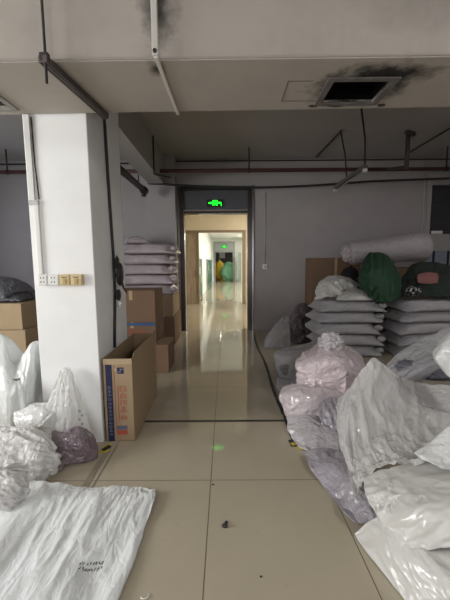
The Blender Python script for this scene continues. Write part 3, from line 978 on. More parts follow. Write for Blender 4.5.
bm = BM(); box(bm, (-W + .022, yF - .0015, 0.0), (-W + .075, yF, ch - .05)); obj('navy_strip', bm, m_blue, c)
bm = BM()
for k in range(13):
    glyph(bm, k * 3 + 1, -W + .034, ch - .26 - k * .035, .028, .026, yF - .0016)
obj('strip_lettering', bm, m_lightp, c)
bm = BM(); box(bm, (-W + .092, yF - .0015, 0.08), (-W + .095, yF, ch - .06)); box(bm, (-0.007, yF - .0015, .19), (-0.002, yF, .50)); obj('ruled_line', bm, m_redp, c)
bm = BM()
for k, f in enumerate((0, 1, 2, 4, 3)):
    glyph(bm, k, 0.012, .445 - k * .062, .052, .050, yF - .0002, f)
obj('orange_lettering', bm, m_orange, c)
bm = BM(); box(bm, (-.026, yF - .0015, .105), (.062, yF, .140), 0.0006); obj('slate_block', bm, m_greyp, c)
bm = BM(); box(bm, (-.026, yF - .0015, .060), (.062, yF, .098), 0.0006); obj('red_block', bm, m_redp, c)
bm = BM()
box(bm, (-.004, yF - .0015, .60), (.050, yF, .655)); obj('emblem', bm, m_blue, c)
bm = BM(); box(bm, (0.0, yF - .0022, .612), (.02, yF - .0014, .62)); box(bm, (0.018, yF - .0022, .612), (.026, yF - .0014, .648)); box(bm, (0.026, yF - .0022, .635), (.046, yF - .0014, .643)); obj('emblem_mark', bm, m_lightp, c)
bm = BM(); box(bm, (-W + .095, yF - .001, .625), (-.01, yF, .645)); obj('tape', bm, m_tape, c)

def carton(name, lo, hi, mat, label, group=None, rz=0, stripes=False, tape=True, sticker=False):
    cx, cy = (lo[0] + hi[0]) / 2, (lo[1] + hi[1]) / 2
    t = tag(empty(name, (cx, cy, lo[2]), rz), label, 'carton', group)
    w, d_, h = (hi[0] - lo[0]) / 2, (hi[1] - lo[1]) / 2, hi[2] - lo[2]
    bm = BM(); box(bm, (-w, -d_, 0), (w, d_, h - .004), 0.006); obj('carton_body', bm, mat, t)
    bm = BM(); box(bm, (-w + .004, -d_ + .004, h - .004), (w - .004, -.003, h)); box(bm, (-w + .004, .003, h - .004), (w - .004, d_ - .004, h)); obj('flap', bm, mat, t)
    if tape:
        bm = BM(); box(bm, (-.025, -d_ - .0015, h * .7), (.025, -d_, h - .002)); obj('tape', bm, m_tape, t)
    if stripes:
        bm = BM(); box(bm, (-w + .01, -d_ - .002, h * .82), (w - .01, -d_, h * .96)); box(bm, (-w + .01, -d_ - .002, h * .06), (w - .01, -d_, h * .14)); obj('blue_band', bm, m_bluep, t)
        bm = BM()
        for k in range(3):
            glyph(bm, k + 1, -w * .55 + k * w * .42, h * .3, w * .30, h * .36, -d_)
        obj('lettering', bm, m_redp, t)
        bm = BM(); box(bm, (-w * .9, -d_ - .002, h * .26), (w * .8, -d_, h * .285)); box(bm, (-w * .9, -d_ - .002, h * .70), (-w * .4, -d_, h * .73)); obj('rule', bm, m_bluep, t)
    if sticker:
        bm = BM(); box(bm, (-w * .2 + .2, -d_ - .002, h * .45), (-w * .2 + .36, -d_, h * .85)); obj('paper_label', bm, m_white_pl, t)
    return t

# cartons behind the column, seen right of it
g = 'cartons behind the column'
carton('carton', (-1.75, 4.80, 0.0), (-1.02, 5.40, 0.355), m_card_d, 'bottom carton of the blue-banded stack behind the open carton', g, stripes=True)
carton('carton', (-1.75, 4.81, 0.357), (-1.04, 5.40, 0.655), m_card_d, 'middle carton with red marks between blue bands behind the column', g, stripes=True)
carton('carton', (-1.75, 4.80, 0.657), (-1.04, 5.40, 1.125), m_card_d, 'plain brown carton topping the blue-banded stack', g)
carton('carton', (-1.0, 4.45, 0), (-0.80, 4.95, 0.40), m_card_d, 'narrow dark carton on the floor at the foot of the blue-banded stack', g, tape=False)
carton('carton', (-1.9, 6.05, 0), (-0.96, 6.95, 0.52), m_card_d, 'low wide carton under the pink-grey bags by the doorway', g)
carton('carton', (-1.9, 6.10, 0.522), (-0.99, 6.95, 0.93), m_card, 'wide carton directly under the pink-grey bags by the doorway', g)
g = 'cartons left of the column'
carton('carton', (-3.75, 4.25, 0), (-2.62, 4.95, 0.33), m_card_y, 'bottom carton of the stack at the far left', g)
carton('carton', (-3.75, 4.25, 0.332), (-2.64, 4.95, 0.66), m_card_y, 'tan carton with a white label left of the column', g, sticker=True)
carton('carton', (-3.75, 4.27, 0.662), (-2.68, 4.95, 1.01), m_card_y, 'top tan carton under the dark bags at the far left', g)
carton('carton', (-2.74, 5.05, 0), (-2.35, 5.55, 0.72), m_card, 'lower narrow carton close beside the column at left', g)
carton('carton', (-2.76, 5.05, 0.722), (-2.37, 5.55, 1.04), m_card, 'upper narrow carton close beside the column at left', g)
# big flat carton behind the stacked bags at right
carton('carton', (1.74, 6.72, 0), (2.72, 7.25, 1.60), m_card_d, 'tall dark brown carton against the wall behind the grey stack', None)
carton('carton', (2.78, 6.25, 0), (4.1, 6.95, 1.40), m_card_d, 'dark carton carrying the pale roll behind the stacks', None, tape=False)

# ================================================================= BAGS
m_grey_bag = plastic('grey_bag_plastic', (0.46, 0.45, 0.47), 0.36, 0.45, (1, 1, 2))
m_lilac_bag = plastic('lilac_grey_bag_plastic', (0.36, 0.335, 0.37), 0.3, 0.26, coat=.8)
m_pale_bag = plastic('pale_lilac_bag_plastic', (0.55, 0.52, 0.535), 0.3, 0.28, coat=.8)
m_pink_bag = plastic('pale_pink_bag_plastic', (0.74, 0.63, 0.655), 0.3, 0.4, coat=.7)
m_white_bag = plastic('white_bag_plastic', (0.70, 0.71, 0.69), 0.3, 0.22, coat=.4)
m_white_soft = plastic('soft_white_plastic', (0.66, 0.655, 0.62), 0.3, 0.07, coat=.4)
m_woven = plastic('white_woven_sack', (0.72, 0.745, 0.735), 0.34, 0.16, (2.2, 1, 1), 9, coat=.3)
m_cream = plastic('white_cloth', (0.62, 0.615, 0.60), 0.5, 0.4)
m_plum = plastic('plum_grey_bag_plastic', (0.19, 0.14, 0.165), 0.25, 0.5, coat=1.0)
m_pinkgrey = plastic('dull_pink_bag_plastic', (0.52, 0.45, 0.47), 0.36, 0.4)
m_dgreen = plastic('dark_green_cloth', (0.026, 0.085, 0.042), 0.4, 0.5, (1, 1, 3))
m_olive = plastic('dark_olive_cloth', (0.022, 0.035, 0.025), 0.8, 0.6)
m_black_cl = plastic('black_cloth', (0.015, 0.014, 0.015), 0.8, 0.5)
m_rose = plastic('dusty_rose_cloth', (0.30, 0.13, 0.12), 0.7, 0.3)
m_slate = plastic('slate_bag_plastic', (0.13, 0.13, 0.15), 0.35, 0.6)
m_film = film('clear_film', (0.82, 0.815, 0.80), 0.66, 0.10, 0.5, 8)
m_film_grey = film('grey_film', (0.68, 0.68, 0.695), 0.70, 0.12, 0.5)
m_film_white = film('milky_film', (0.84, 0.84, 0.82), 0.66, 0.14, 0.4)

FLOOR = ()
def tie(parent, c, r, mat, seed=0):
    o = crumple('tied_neck', c, r, mat, parent, seed, .4, 3.0, 3)
    return o

# -- stacks of plastic-wrapped bags at the far wall: each bag pressed flat between its neighbours
def flat_bag(w, d, h, seed, nu=34, nv=24):
    b = Bag(w * 1.12, d * 1.16, nu, nv).place((0, 0, h / 2), (0, 0, 0), h * .3, seed)
    b.run(60, vol=w * d * h * 0.95, press=40, grav=4, floor=0.003, zmax=h - 0.003, fric=0.15, lumps=[(np.array((0, 0, h / 2)), np.array((w * .475, d * .47, h * .47)), 0.0, 5.0)])
    b.crease(0.007, 6, seed, aniso=(1.6, 1, 1))
    b.x[:, 2] = np.clip(b.x[:, 2], 0.002, h - 0.002)
    return b
protos = {}
def proto(key, w, d, h, n=3):
    if key not in protos:
        protos[key] = [flat_bag(w, d, h, 10 * n + k + 1).mesh('bag_body', (0, 0, 0)) for k in range(n)]
    return protos[key]

def stack(key, cx, cy, w, d, h, n, mat, labels, group, z0=0.0, jit=0.03, ends=True):
    ms = proto(key, w, d, h)
    for k in range(n):
        rs = random.Random(hash((key, k)) % 1000 if False else k * 17 + len(key))
        t = tag(empty('wrapped_bag', (cx + rs.uniform(-jit, jit), cy + rs.uniform(-jit, jit), z0 + k * h), R(rs.uniform(-2.5, 2.5)) + (math.pi if k % 2 else 0)), labels[k], 'bag', group)
        me = ms[k % len(ms)]
        o = bpy.data.objects.new('bag_body', me)
        if not me.materials: me.materials.append(mat)
        COL.objects.link(o); o.parent = t
        s = o.modifiers.new('smooth', 'SUBSURF'); s.levels = s.render_levels = 1
        if ends:
            fl = -1 if k % 2 else 1
            e = crumple('tied_end', (fl * (w / 2 + .03), fl * (-d / 2 + .10), h * .5), (.07, .05, .045), mat, t, k + 1, .4, 3.0, 3)
ordn = ['bottom', 'second', 'third', 'fourth', 'fifth', 'sixth', 'seventh']
n1 = 5
stack('greystack', 1.97, 5.52, 0.98, 0.70, 0.182, n1, m_grey_bag,
      [('topmost' if k == n1 - 1 else 'bottom' if k == 0 else ordn[k] + ' from the floor') + ' grey bag in the stack with white bags on top' for k in range(n1)], 'stacked grey bags below the green bundle')
n2 = 5
stack('greystackb', 3.36, 5.52, 1.16, 0.72, 0.184, n2, m_grey_bag,
      [('topmost' if k == n2 - 1 else 'bottom' if k == 0 else ordn[k] + ' from the floor') + ' grey bag in the stack under the dark green clothes' for k in range(n2)], 'stacked grey bags below the green clothes')
n3 = 5
stack('pinkstack', -1.50, 6.50, 1.0, 0.74, 0.19, n3, m_pinkgrey,
      [('topmost' if k == n3 - 1 else 'bottom' if k == 0 else ordn[k] + ' lowest') + ' pink-grey bag in the stack by the doorway' for k in range(n3)], 'pink-grey bags left of the doorway', z0=0.932)

S1T, S2T = n1 * 0.182, n2 * 0.184
bx1 = bvh_box((1.39, 5.09, 0.3), (2.61, 5.95, S1T + .004))
bx2 = bvh_box((2.72, 5.09, 0.3), (4.0, 5.95, S2T + .004))

def dropped(name, w, d, loc, rot, vol, mat, label, group=None, cat='bag', seed=1, bvhs=(), steps=70, press=50, nu=40, nv=32, sub=1, zmax=None, pins=None, part='bag_body', grav=9.8, knot=None, fric=0.5, squeeze=(.93, .93), puff=0.03, parent=None, walls=(), keep=None, lumps=None, amp=0.013, freq=6.5, open_sheet=False, thick=0, floor=0.004, iters=7):
    b = Bag(w, d, nu, nv, open_sheet).place(loc, rot, puff, seed, squeeze)
    P = [(b.idx[k], p) for k, p in pins] if pins else None
    b.run(steps, vol=vol, press=press, grav=grav, bvhs=bvhs, zmax=zmax, pins=P, fric=fric, walls=walls, lumps=lumps, floor=floor, iters=iters)
    if amp: b.crease(amp, freq, seed, bvhs)
    lo, hi = b.x.min(0), b.x.max(0)
    org = ((lo[0] + hi[0]) / 2, (lo[1] + hi[1]) / 2, lo[2])
    o = bag_object(name, b, mat, None, sub, org, thick)
    tag(o, label, cat, group)
    return o, b

# pieces surveyed from the photograph
def quilted(name, rows, nu, nv, depth, mat, label, seed, group, back=(0, 0, -1), cat='bag', amp=.014, freq=6, single=False, clear=(), fine=.004, sheet=None, world=False, fine_sheet=None, fade=0.0, reach=0.20):
    b = quilt(rows, nu, nv, depth, back, seed, single, world)
    b.crease(amp, freq, seed, clear, sheet=sheet, reach=reach)
    if fine: b.crease(fine, freq * 3.1, seed + 1, clear, sheet=fine_sheet, fade=fade, reach=reach)
    lo, hi = b.x.min(0), b.x.max(0)
    o = bag_object(name, b, mat, None, 1, ((lo[0] + hi[0]) / 2, (lo[1] + hi[1]) / 2, lo[2]), .002 if single else 0)
    tag(o, label, cat, group)
    return o, b

# on stack one: two white crumpled bags, a black cap, the green bundle
g = 'white bags on the grey stack'
_, wb1 = quilted('plastic_bag', [[(337, 294, 5.42), (350, 289, 5.42), (362, 289, 5.42), (375, 293, 5.42)], [(336, 299, 5.24), (350, 296, 5.18), (365, 296, 5.18), (378, 299, 5.22)], [(336, 303, 5.16), (350, 303, 5.14), (366, 303, 5.14), (379, 303, 5.18)]], 36, 26, .03, m_white_soft, 'lower pale bag on top of the grey stack', 4, g, back=(0, 1, 0), amp=.012, clear=(bx1,))
_, wb2 = quilted('plastic_bag', [[(320, 283, 5.64), (332, 276, 5.70), (347, 277, 5.70), (359, 284, 5.66)], [(316, 290, 5.44), (330, 284, 5.40), (347, 284, 5.48), (358, 288, 5.54)], [(315, 300, 5.30), (329, 297, 5.28), (343, 292, 5.46), (356, 290, 5.52)]], 38, 30, .07, m_white_soft, 'upper crumpled white bag heaped on the grey stack', 5, g, back=(0, 1, -.2), amp=.03, sheet=(5, 4), clear=(bx1, wb1.bvh()))
o = crumple('dark_garment', (at(350, 272, 5.84)[0], 5.84, S1T + .27), (.17, .10, .25), m_black_cl, None, 6, .2, 2.0)
tag(o, 'black crumpled garment behind the white bags on the stack', 'garment')
_, gb = quilted('fabric_bundle', [[(364, 263, 5.50), (368, 254, 5.52), (377, 252, 5.54), (388, 256, 5.54), (397, 268, 5.50)], [(360, 274, 5.30), (368, 269, 5.22), (379, 268, 5.20), (391, 272, 5.22), (402, 280, 5.32)],
    [(362, 287, 5.22), (370, 286, 5.12), (381, 286, 5.08), (392, 287, 5.12), (402, 291, 5.24)], [(371, 297, 5.20), (376, 301, 5.12), (384, 303, 5.10), (392, 302, 5.12), (399, 299, 5.22)]], 44, 40, .42, m_dgreen, 'large dark green bundle slumped on the grey stack', 7, None, back=(.25, 1, 0), cat='bundle', amp=.02, clear=(wb1.bvh(), wb2.bvh()), sheet=(9, 3))
# on stack two
_, cl1 = quilted('clothes_heap', [[(404, 277, 5.60), (415, 265, 5.66), (430, 263, 5.70), (452, 267, 5.70), (475, 280, 5.70)], [(402, 288, 5.36), (415, 281, 5.32), (432, 279, 5.30), (455, 281, 5.30), (480, 288, 5.34)], [(403, 297, 5.20), (415, 297, 5.16), (432, 297, 5.15), (456, 297, 5.15), (482, 298, 5.2)]],
    50, 36, .30, m_olive, 'heap of dark green clothes on the right grey stack', 8, None, back=(0, 1, -.1), cat='clothes', amp=.04, freq=4, clear=(bx2,))
_, cl2 = quilted('folded_garment', [[(418, 274, 5.30), (428, 272, 5.30), (438, 273, 5.30)], [(417, 278, 5.23), (428, 278, 5.20), (439, 278, 5.22)], [(418, 283, 5.22), (428, 284, 5.20), (438, 283, 5.22)]], 24, 18, .08, m_rose, 'folded dusty pink garment on the dark green clothes', 9, None, back=(0, 1, -.3), cat='garment', amp=.004, clear=(cl1.bvh(),), fine=0)
def print_mat():
    m, nt, out = new_mat('black_white_print')
    v = coords(nt)
    n = ramp(nt, noise_n(nt, v, 26, 2, 0.6, 1.0), 0.55, 0.6, (0.015, 0.015, 0.015), (0.6, 0.6, 0.6))
    principled(nt, out, n, 0.7)
    return m
o = crumple('patterned_garment', at(413, 291.5, 5.06), (.11, .07, .075), print_mat(), None, 3, .2, 2.0)
tag(o, 'black and white patterned garment at the edge of the right stack', 'garment')
# long pale roll in plastic
t = tag(empty('fabric_roll', (2.99, 6.2, 1.735)), 'long pale roll wrapped in plastic on top behind the stacks', 'roll')
t.rotation_euler = (0, R(-5), R(2))
bm = BM()
n_r, n_s = 40, 40
for i in range(n_r + 1):
    s = i / n_r
    for k in range(n_s):
        a = 2 * math.pi * k / n_s
        rr = 0.205 + 0.075 * s
        e = min(s, 1 - s) / 0.06
        if e < 1: rr *= 0.55 + 0.45 * math.sqrt(1 - (1 - e) ** 2)
        rr *= 1 + 0.05 * noise.noise(Vector((s * 9, math.cos(a) * 1.4, math.sin(a) * 1.4))) + 0.02 * noise.noise(Vector((s * 26, math.cos(a) * 4, math.sin(a) * 4)))
        bm.verts.new(((s - .5) * 1.5, math.cos(a) * rr, math.sin(a) * rr))
bm.verts.ensure_lookup_table()
for i in range(n_r):
    for k in range(n_s):
        bm.faces.new((bm.verts[i * n_s + k], bm.verts[i * n_s + (k + 1) % n_s], bm.verts[(i + 1) * n_s + (k + 1) % n_s], bm.verts[(i + 1) * n_s + k]))
bm.faces.new([bm.verts[k] for k in range(n_s)][::-1]); bm.faces.new([bm.verts[n_r * n_s + k] for k in range(n_s)])
obj('roll_body', bm, plastic('pale_pink_roll_plastic', (0.50, 0.465, 0.475), 0.3, 0.4), t, True)
crumple('gathered_end', (-0.74, 0, 0.0), (.09, .15, .16), m_pinkgrey, t, 2, .4, 2.5)
crumple('gathered_end', (0.74, 0, 0.0), (.05, .17, .18), m_pinkgrey, t, 8, .3, 2.5)

# left dark bags on the cartons
bx3 = bvh_box((-3.78, 4.24, 0), (-2.65, 4.98, 1.022))
g = 'dark bags on the left cartons'
_, db1 = dropped('plastic_bag', 0.75, 0.65, (-3.12, 4.61, 1.18), (0, 0, R(5)), 0.06, m_slate, 'lower dark bag on the cartons at the far left', g, seed=12, bvhs=(bx3,), steps=60)
_, db2 = dropped('plastic_bag', 0.60, 0.55, (-3.12, 4.61, 1.46), (0, 0, R(-15)), 0.04, m_slate, 'upper dark bag slumped on the cartons at the far left', g, seed=13, bvhs=(bx3, db1.bvh()), steps=60)
# small pale bag crowning the pink stack
bx4 = bvh_box((-2.05, 6.05, 1.0), (-0.95, 6.95, .936 + n3 * .19))
dropped('plastic_bag', 0.42, 0.40, (-1.74, 6.45, .932 + n3 * .19 + .12), (0, 0, 0.3), 0.02, m_pinkgrey, 'small crumpled bag on top of the pink-grey stack', None, seed=14, bvhs=(bx4,), steps=50, nu=20, nv=18)

# bags by the far wall right of the aisle
g = 'bags on the floor by the far wall'
_, fb1 = quilted('plastic_bag', [[(291, 314, 6.25), (299, 304, 6.30), (308, 304, 6.30), (313, 312, 6.25)], [(288, 325, 6.15), (298, 320, 6.10), (306, 320, 6.10), (314, 326, 6.16)], [(288, 343, 6.10), (298, 345, 6.05), (306, 345, 6.05), (313, 343, 6.10)]], 36, 34, .35, plastic('dark_plum_plastic', (0.09, 0.066, 0.072), .3, .5, coat=.8), 'dark plum bag on the floor beside the grey stack', 15, g, back=(0, 1, 0), amp=.02)
_, fb2 = quilted('plastic_bag', [[(278, 322, 5.85), (284, 316, 5.86), (289, 317, 5.86)], [(266, 338, 5.80), (277, 334, 5.76), (290, 334, 5.78)], [(263, 349, 5.74), (276, 351, 5.68), (291, 350, 5.70)]], 34, 32, .10, film('dim_grey_film', (0.36, 0.35, 0.35), 0.75, 0.15, 0.5), 'grey see-through bag slumped against the plum bag', 16, g, back=(0, 1, 0), amp=.018, clear=(fb1.bvh(),))

# ---------------- right pile, from the floor up
m_gar = plastic('folded_grey_garments', (0.33, 0.31, 0.32), 0.7, 0.3, (1, 1, 4))
g = 'bags heaped right of the aisle'
def slab(name, lo, hi, mat, parent, layers=4, seed=0):
    """folded garments: a few soft layers, one mesh"""
    bm = BM()
    rs = random.Random(seed)
    h = (hi[2] - lo[2]) / layers
    for k in range(layers):
        j = [rs.uniform(-.015, .015) for _ in range(4)]
        box(bm, (lo[0] + j[0], lo[1] + j[1], lo[2] + k * h), (hi[0] + j[2], hi[1] + j[3], lo[2] + (k + 1) * h - .003), min(.02, h * .4))
    return obj(name, bm, mat, parent, True)

pile = []
def heap(name, w, d, loc, rot, vol, mat, label, seed, **kw):
    bv = [b.bvh() for b in pile if np.linalg.norm(b.x.mean(0)[:2] - np.array(loc[:2])) < 1.1]
    o, b = dropped(name, w, d, loc, rot, vol, mat, label, g, kw.pop('cat', 'bag'), seed, tuple(bv), **kw)
    pile.append(b)
    return o, b
_, k1 = quilted('plastic_bag', [[(278, 376, 4.10), (292, 375, 4.05), (312, 378, 4.00)], [(275, 386, 3.95), (292, 388, 3.88), (313, 390, 3.86)], [(281, 398, 3.66), (297, 400, 3.58), (314, 400, 3.56)]], 40, 34, 0.06, m_pale_bag, 'pale bag on the floor under the clear box-shaped bag', 21, g, back=(0, 1, -.1), amp=.014)
pile.append(k1)
_, k2 = quilted('plastic_bag', [[(284, 386, 3.20), (300, 385, 3.16), (320, 387, 3.12), (347, 393, 3.12)], [(280, 397, 3.08), (298, 398, 3.02), (318, 400, 3.00), (348, 405, 2.99)], [(287, 416, 3.02), (302, 419, 2.97), (320, 418, 2.95), (346, 419, 2.96)]], 46, 36, .09, plastic('pink_grey_bag', (0.60, 0.525, 0.545), .3, .28, coat=.8), 'pinkish bag on the floor under the knotted pink bag', 22, g, back=(0, 1, -.1), amp=.014)
pile.append(k2)
_, k3 = quilted('plastic_bag', [[(287, 417, 2.98), (305, 414, 2.98), (325, 417, 2.94), (348, 424, 2.88)], [(289, 432, 2.78), (308, 432, 2.70), (328, 434, 2.64), (352, 442, 2.58)], [(299, 452, 2.56), (316, 459, 2.46), (334, 464, 2.40), (354, 468, 2.36)]], 50, 40, 0.28, m_pale_bag, 'pale lilac bag on the floor before the pinkish bag', 23, g, back=(.1, 1, -.2), amp=.017)
pile.append(k3)
_, k4 = quilted('plastic_bag', [[(303, 452, 2.42), (325, 450, 2.40), (346, 455, 2.32), (368, 468, 2.22)], [(311, 470, 2.22), (332, 471, 2.14), (353, 476, 2.04), (378, 486, 1.98)], [(326, 492, 2.05), (342, 495, 1.97), (360, 498, 1.88), (385, 502, 1.84)], [(345, 517, 1.84), (355, 525, 1.77), (367, 524, 1.75), (385, 515, 1.76)]], 54, 46, 0.24, m_lilac_bag, 'lilac grey bag at the aisle edge under the big clear bag', 24, g, back=(.35, 1, -.2), amp=.014)
pile.append(k4)
heap('plastic_bag', 1.0, 0.86, (2.05, 2.33, 0.22), (0, 0, R(8)), 0.30, m_grey_bag, 'grey bag on the floor beneath the big clear bag', 25, zmax=.56, steps=50)
heap('plastic_bag', 0.86, 0.90, (1.90, 3.20, 0.18), (0, 0, R(-5)), 0.18, m_slate, 'dark bag on the floor beneath the grey see-through bag', 26, zmax=.38, steps=50)
# clear bag of folded grey garments
PB0 = tuple(b.bvh() for b in pile)
t, q0 = quilted('clear_bag', [[(281, 351, 4.36), (297, 346, 4.42), (315, 345, 4.42), (332, 349, 4.40)], [(274, 353, 4.05), (292, 355, 3.98), (308, 353, 3.98), (326, 352, 4.05)], [(275, 366, 3.98), (292, 371, 3.94), (308, 370, 3.94), (326, 368, 3.98)], [(279, 377, 4.00), (293, 381, 3.96), (309, 379, 3.96), (326, 376, 4.00)]],
    44, 36, .30, m_film_grey, 'clear box-shaped bag of folded grey garments at the aisle edge', 27, g, back=(0, 1, -.1), amp=.010, clear=PB0)
lo, hi = q0.x.min(0), q0.x.max(0)
slab('contents', (lo[0] + .08 - t.location.x, lo[1] + .09 - t.location.y, .03), (hi[0] - .08 - t.location.x, hi[1] - .09 - t.location.y, hi[2] - lo[2] - .11), m_gar, t, 4, 1)
pile.append(q0)
# pink bag with knotted neck
t, b = quilted('pink_bag', [[(306, 352, 3.56), (320, 345, 3.58), (332, 343, 3.58), (348, 346, 3.60), (362, 355, 3.58)], [(296, 364, 3.34), (314, 361, 3.24), (333, 359, 3.20), (352, 363, 3.22), (367, 371, 3.34)],
    [(297, 374, 3.29), (315, 375, 3.19), (334, 374, 3.17), (352, 375, 3.18), (368, 380, 3.30)], [(297, 385, 3.25), (315, 384, 3.14), (334, 383, 3.12), (352, 384, 3.14), (367, 389, 3.28)], [(299, 397, 3.22), (316, 400, 3.16), (335, 400, 3.14), (352, 399, 3.15), (364, 396, 3.24)]],
    60, 54, .40, m_pink_bag, 'pale pink bag with a knotted top on the heap', 28, g, back=(0, 1, -.15), amp=.015, sheet=(6, 6), clear=tuple(b.bvh() for b in pile), fine=.005)
pile.append(b)
KX, KY, KZ = np.array(at(331, 342, 3.44)) - np.array(t.location)
crumple('knot', (KX, KY, KZ), (.115, .09, .095), m_pale_bag, t, 9, .42, 2.3, 5)
crumple('knot_neck', (KX, KY, KZ - .07), (.06, .05, .06), m_pink_bag, t, 5, .4, 2.0, 4)
# ribbed grey bag between pink bag and big clear bag
_, k5 = quilted('plastic_bag', [[(322, 402, 2.98), (335, 397, 2.98), (352, 398, 2.94)], [(319, 415, 2.84), (336, 412, 2.78), (355, 416, 2.72)], [(325, 432, 2.72), (340, 436, 2.64), (356, 438, 2.60)]], 42, 38, .08, m_lilac_bag, 'small creased pale bag squeezed beside the pink bag', 29, g, back=(.1, 1, -.2), amp=.018, sheet=(6, 2.5), clear=(k3.bvh(), b.bvh()))
pile.append(k5)
heap('plastic_bag', 0.86, 0.90, (1.72, 1.40, 0.2), (0, 0, R(8)), 0.19, m_pale_bag, 'pale bag on the floor at the right edge', 31, zmax=.38, steps=50)
PB = tuple(b.bvh() for b in pile)
_, q1 = quilted('plastic_bag', [[(353, 533, 1.70), (372, 518, 1.66), (395, 513, 1.60), (426, 530, 1.52), (475, 545, 1.42)], [(366, 552, 1.58), (385, 543, 1.52), (405, 543, 1.46), (430, 552, 1.40), (480, 562, 1.32)],
    [(386, 578, 1.44), (402, 570, 1.40), (420, 573, 1.34), (446, 576, 1.28), (485, 580, 1.22)], [(406, 604, 1.32), (425, 600, 1.28), (442, 600, 1.24), (458, 600, 1.20), (490, 600, 1.14)]], 44, 40, .10, m_white_soft, 'white bag flat on the floor at the lower right corner', 61, g, amp=.012, sheet=(6, 2.2), fine=0)
_, q2 = quilted('plastic_bag', [[(363, 478, 1.84), (385, 468, 1.90), (415, 461, 1.90), (460, 461, 1.84)], [(367, 498, 1.70), (395, 490, 1.66), (425, 487, 1.62), (466, 488, 1.55)],
    [(384, 528, 1.58), (405, 518, 1.50), (432, 512, 1.44), (472, 513, 1.40)], [(402, 556, 1.46), (420, 552, 1.42), (440, 548, 1.38), (476, 545, 1.34)]], 50, 44, .08, m_white_soft, 'plump white bag lying over the lilac grey bag', 62, g, amp=.013, sheet=(2.5, 4.5), fine=0, clear=PB + (q1.bvh(),))
# grey see-through bag with dark garments showing beneath it
t, q3 = quilted('clear_bag', [[(376, 374, 3.2), (400, 352, 3.3), (428, 336, 3.4), (468, 320, 3.4)], [(384, 384, 2.98), (403, 368, 3.05), (430, 352, 3.1), (472, 342, 3.1)],
    [(396, 392, 2.80), (414, 374, 2.85), (438, 362, 2.9), (478, 357, 2.9)]], 50, 40, .20, m_film_grey, 'grey see-through bag of dark garments at the right edge', 63, g, amp=.016, clear=PB)
c0 = q3.x.mean(0) - np.array(t.location)
crumple('contents', (c0[0] + .1, c0[1] + .02, c0[2] - .04), (.32, .20, .10), m_slate, t, 4, .15, 2.0)
# big clear bag draped over the heap, its corner standing up
_, q4 = quilted('clear_bag', [
    [(338, 398, 2.55), (354, 384, 2.58), (374, 358, 2.60), (394, 373, 2.62), (420, 384, 2.65), (462, 386, 2.65)],
    [(336, 425, 2.36), (352, 408, 2.38), (372, 393, 2.42), (400, 404, 2.42), (425, 411, 2.42), (466, 414, 2.40)],
    [(342, 450, 2.16), (356, 438, 2.18), (376, 428, 2.22), (400, 434, 2.20), (425, 438, 2.16), (470, 440, 2.12)],
    [(350, 476, 1.98), (362, 464, 2.00), (380, 453, 2.02), (405, 453, 1.98), (430, 453, 1.94), (474, 455, 1.88)],
    [(356, 497, 1.86), (366, 480, 1.88), (385, 467, 1.90), (405, 463, 1.86), (430, 461, 1.82), (478, 464, 1.78)]],
    96, 84, .06, m_film, 'big clear bag draped over the heap with one corner standing up', 64, g, single=True, amp=.026, freq=5.5, sheet=(9, 3), clear=PB + (q2.bvh(),), fine=.007, fine_sheet=(22, 9))
_, q5 = quilted('plastic_bag', [[(440, 346, 2.34), (450, 332, 2.36), (464, 326, 2.34), (485, 328, 2.3)], [(435, 358, 2.26), (450, 350, 2.22), (466, 346, 2.2), (490, 348, 2.2)], [(446, 374, 2.24), (457, 380, 2.2), (468, 384, 2.18), (490, 388, 2.16)]],
    36, 30, .20, m_white_bag, 'bright white bag perched at the right edge of the heap', 65, g, back=(0.2, .9, -.4), amp=.012, clear=(q4.bvh(), q3.bvh()))
quilted('plastic_sheet', [[(413, 453, 1.80), (430, 443, 1.84), (447, 427, 1.88), (470, 415, 1.88)], [(424, 459, 1.74), (440, 455, 1.76), (456, 447, 1.78), (476, 440, 1.78)], [(437, 465, 1.69), (449, 469, 1.70), (462, 472, 1.70), (480, 476, 1.70)]],
    36, 30, .02, m_white_bag, 'folded white plastic sheet on the plump white bag', 66, g, cat='sheet', amp=.008, clear=(q2.bvh(),))

# ---------------- left group
lpile = [bvh_box((CX0, CY0, 0), (CX1, CY1, 2.0))]
g2 = 'bags heaped before the column'
def heapl(name, w, d, loc, rot, vol, mat, label, seed, **kw):
    o, b = dropped(name, w, d, loc, rot, vol, mat, label, kw.pop('group', g2), kw.pop('cat', 'bag'), seed, tuple(lpile), **kw)
    lpile.append(b.bvh())
    return o, b
colb = lpile[0]
t, l1 = quilted('woven_sack', [[(-16, 335, 2.80), (3, 336, 2.80), (14, 364, 2.76), (24, 354, 2.76), (33, 341, 2.80), (37.5, 346, 2.84)],
    [(-18, 365, 2.68), (2, 368, 2.65), (14, 379, 2.62), (25, 373, 2.66), (34, 364, 2.72), (38.5, 368, 2.80)],
    [(-18, 395, 2.60), (2, 395, 2.55), (14, 398, 2.54), (26, 396, 2.58), (35.5, 392, 2.68), (38.5, 393, 2.80)],
    [(-18, 430, 2.62), (2, 430, 2.60), (14, 429, 2.60), (26, 426, 2.62), (35, 419, 2.70), (38, 414, 2.80)], [(-18, 452, 2.66), (2, 452, 2.66), (14, 451, 2.66), (26, 448, 2.68), (35, 440, 2.74), (38, 436, 2.82)]], 56, 44, .40, m_woven, 'large white woven sack standing left of the column', 71, None, back=(-.05, 1, 0), amp=.015, sheet=(5, 3), clear=(colb,), fine=.003)
lo = [at(14, 379.5, 2.60), at(20, 380, 2.60)]
bm = BM()
for k in range(5):
    a = Vector(at(14.2 + k * 1.3, 379 + .5 * math.sin(k), 2.585)) - t.location
    box(bm, (a.x - .004, a.y - .004, a.z - .010), (a.x + .003, a.y, a.z + .004), 0)
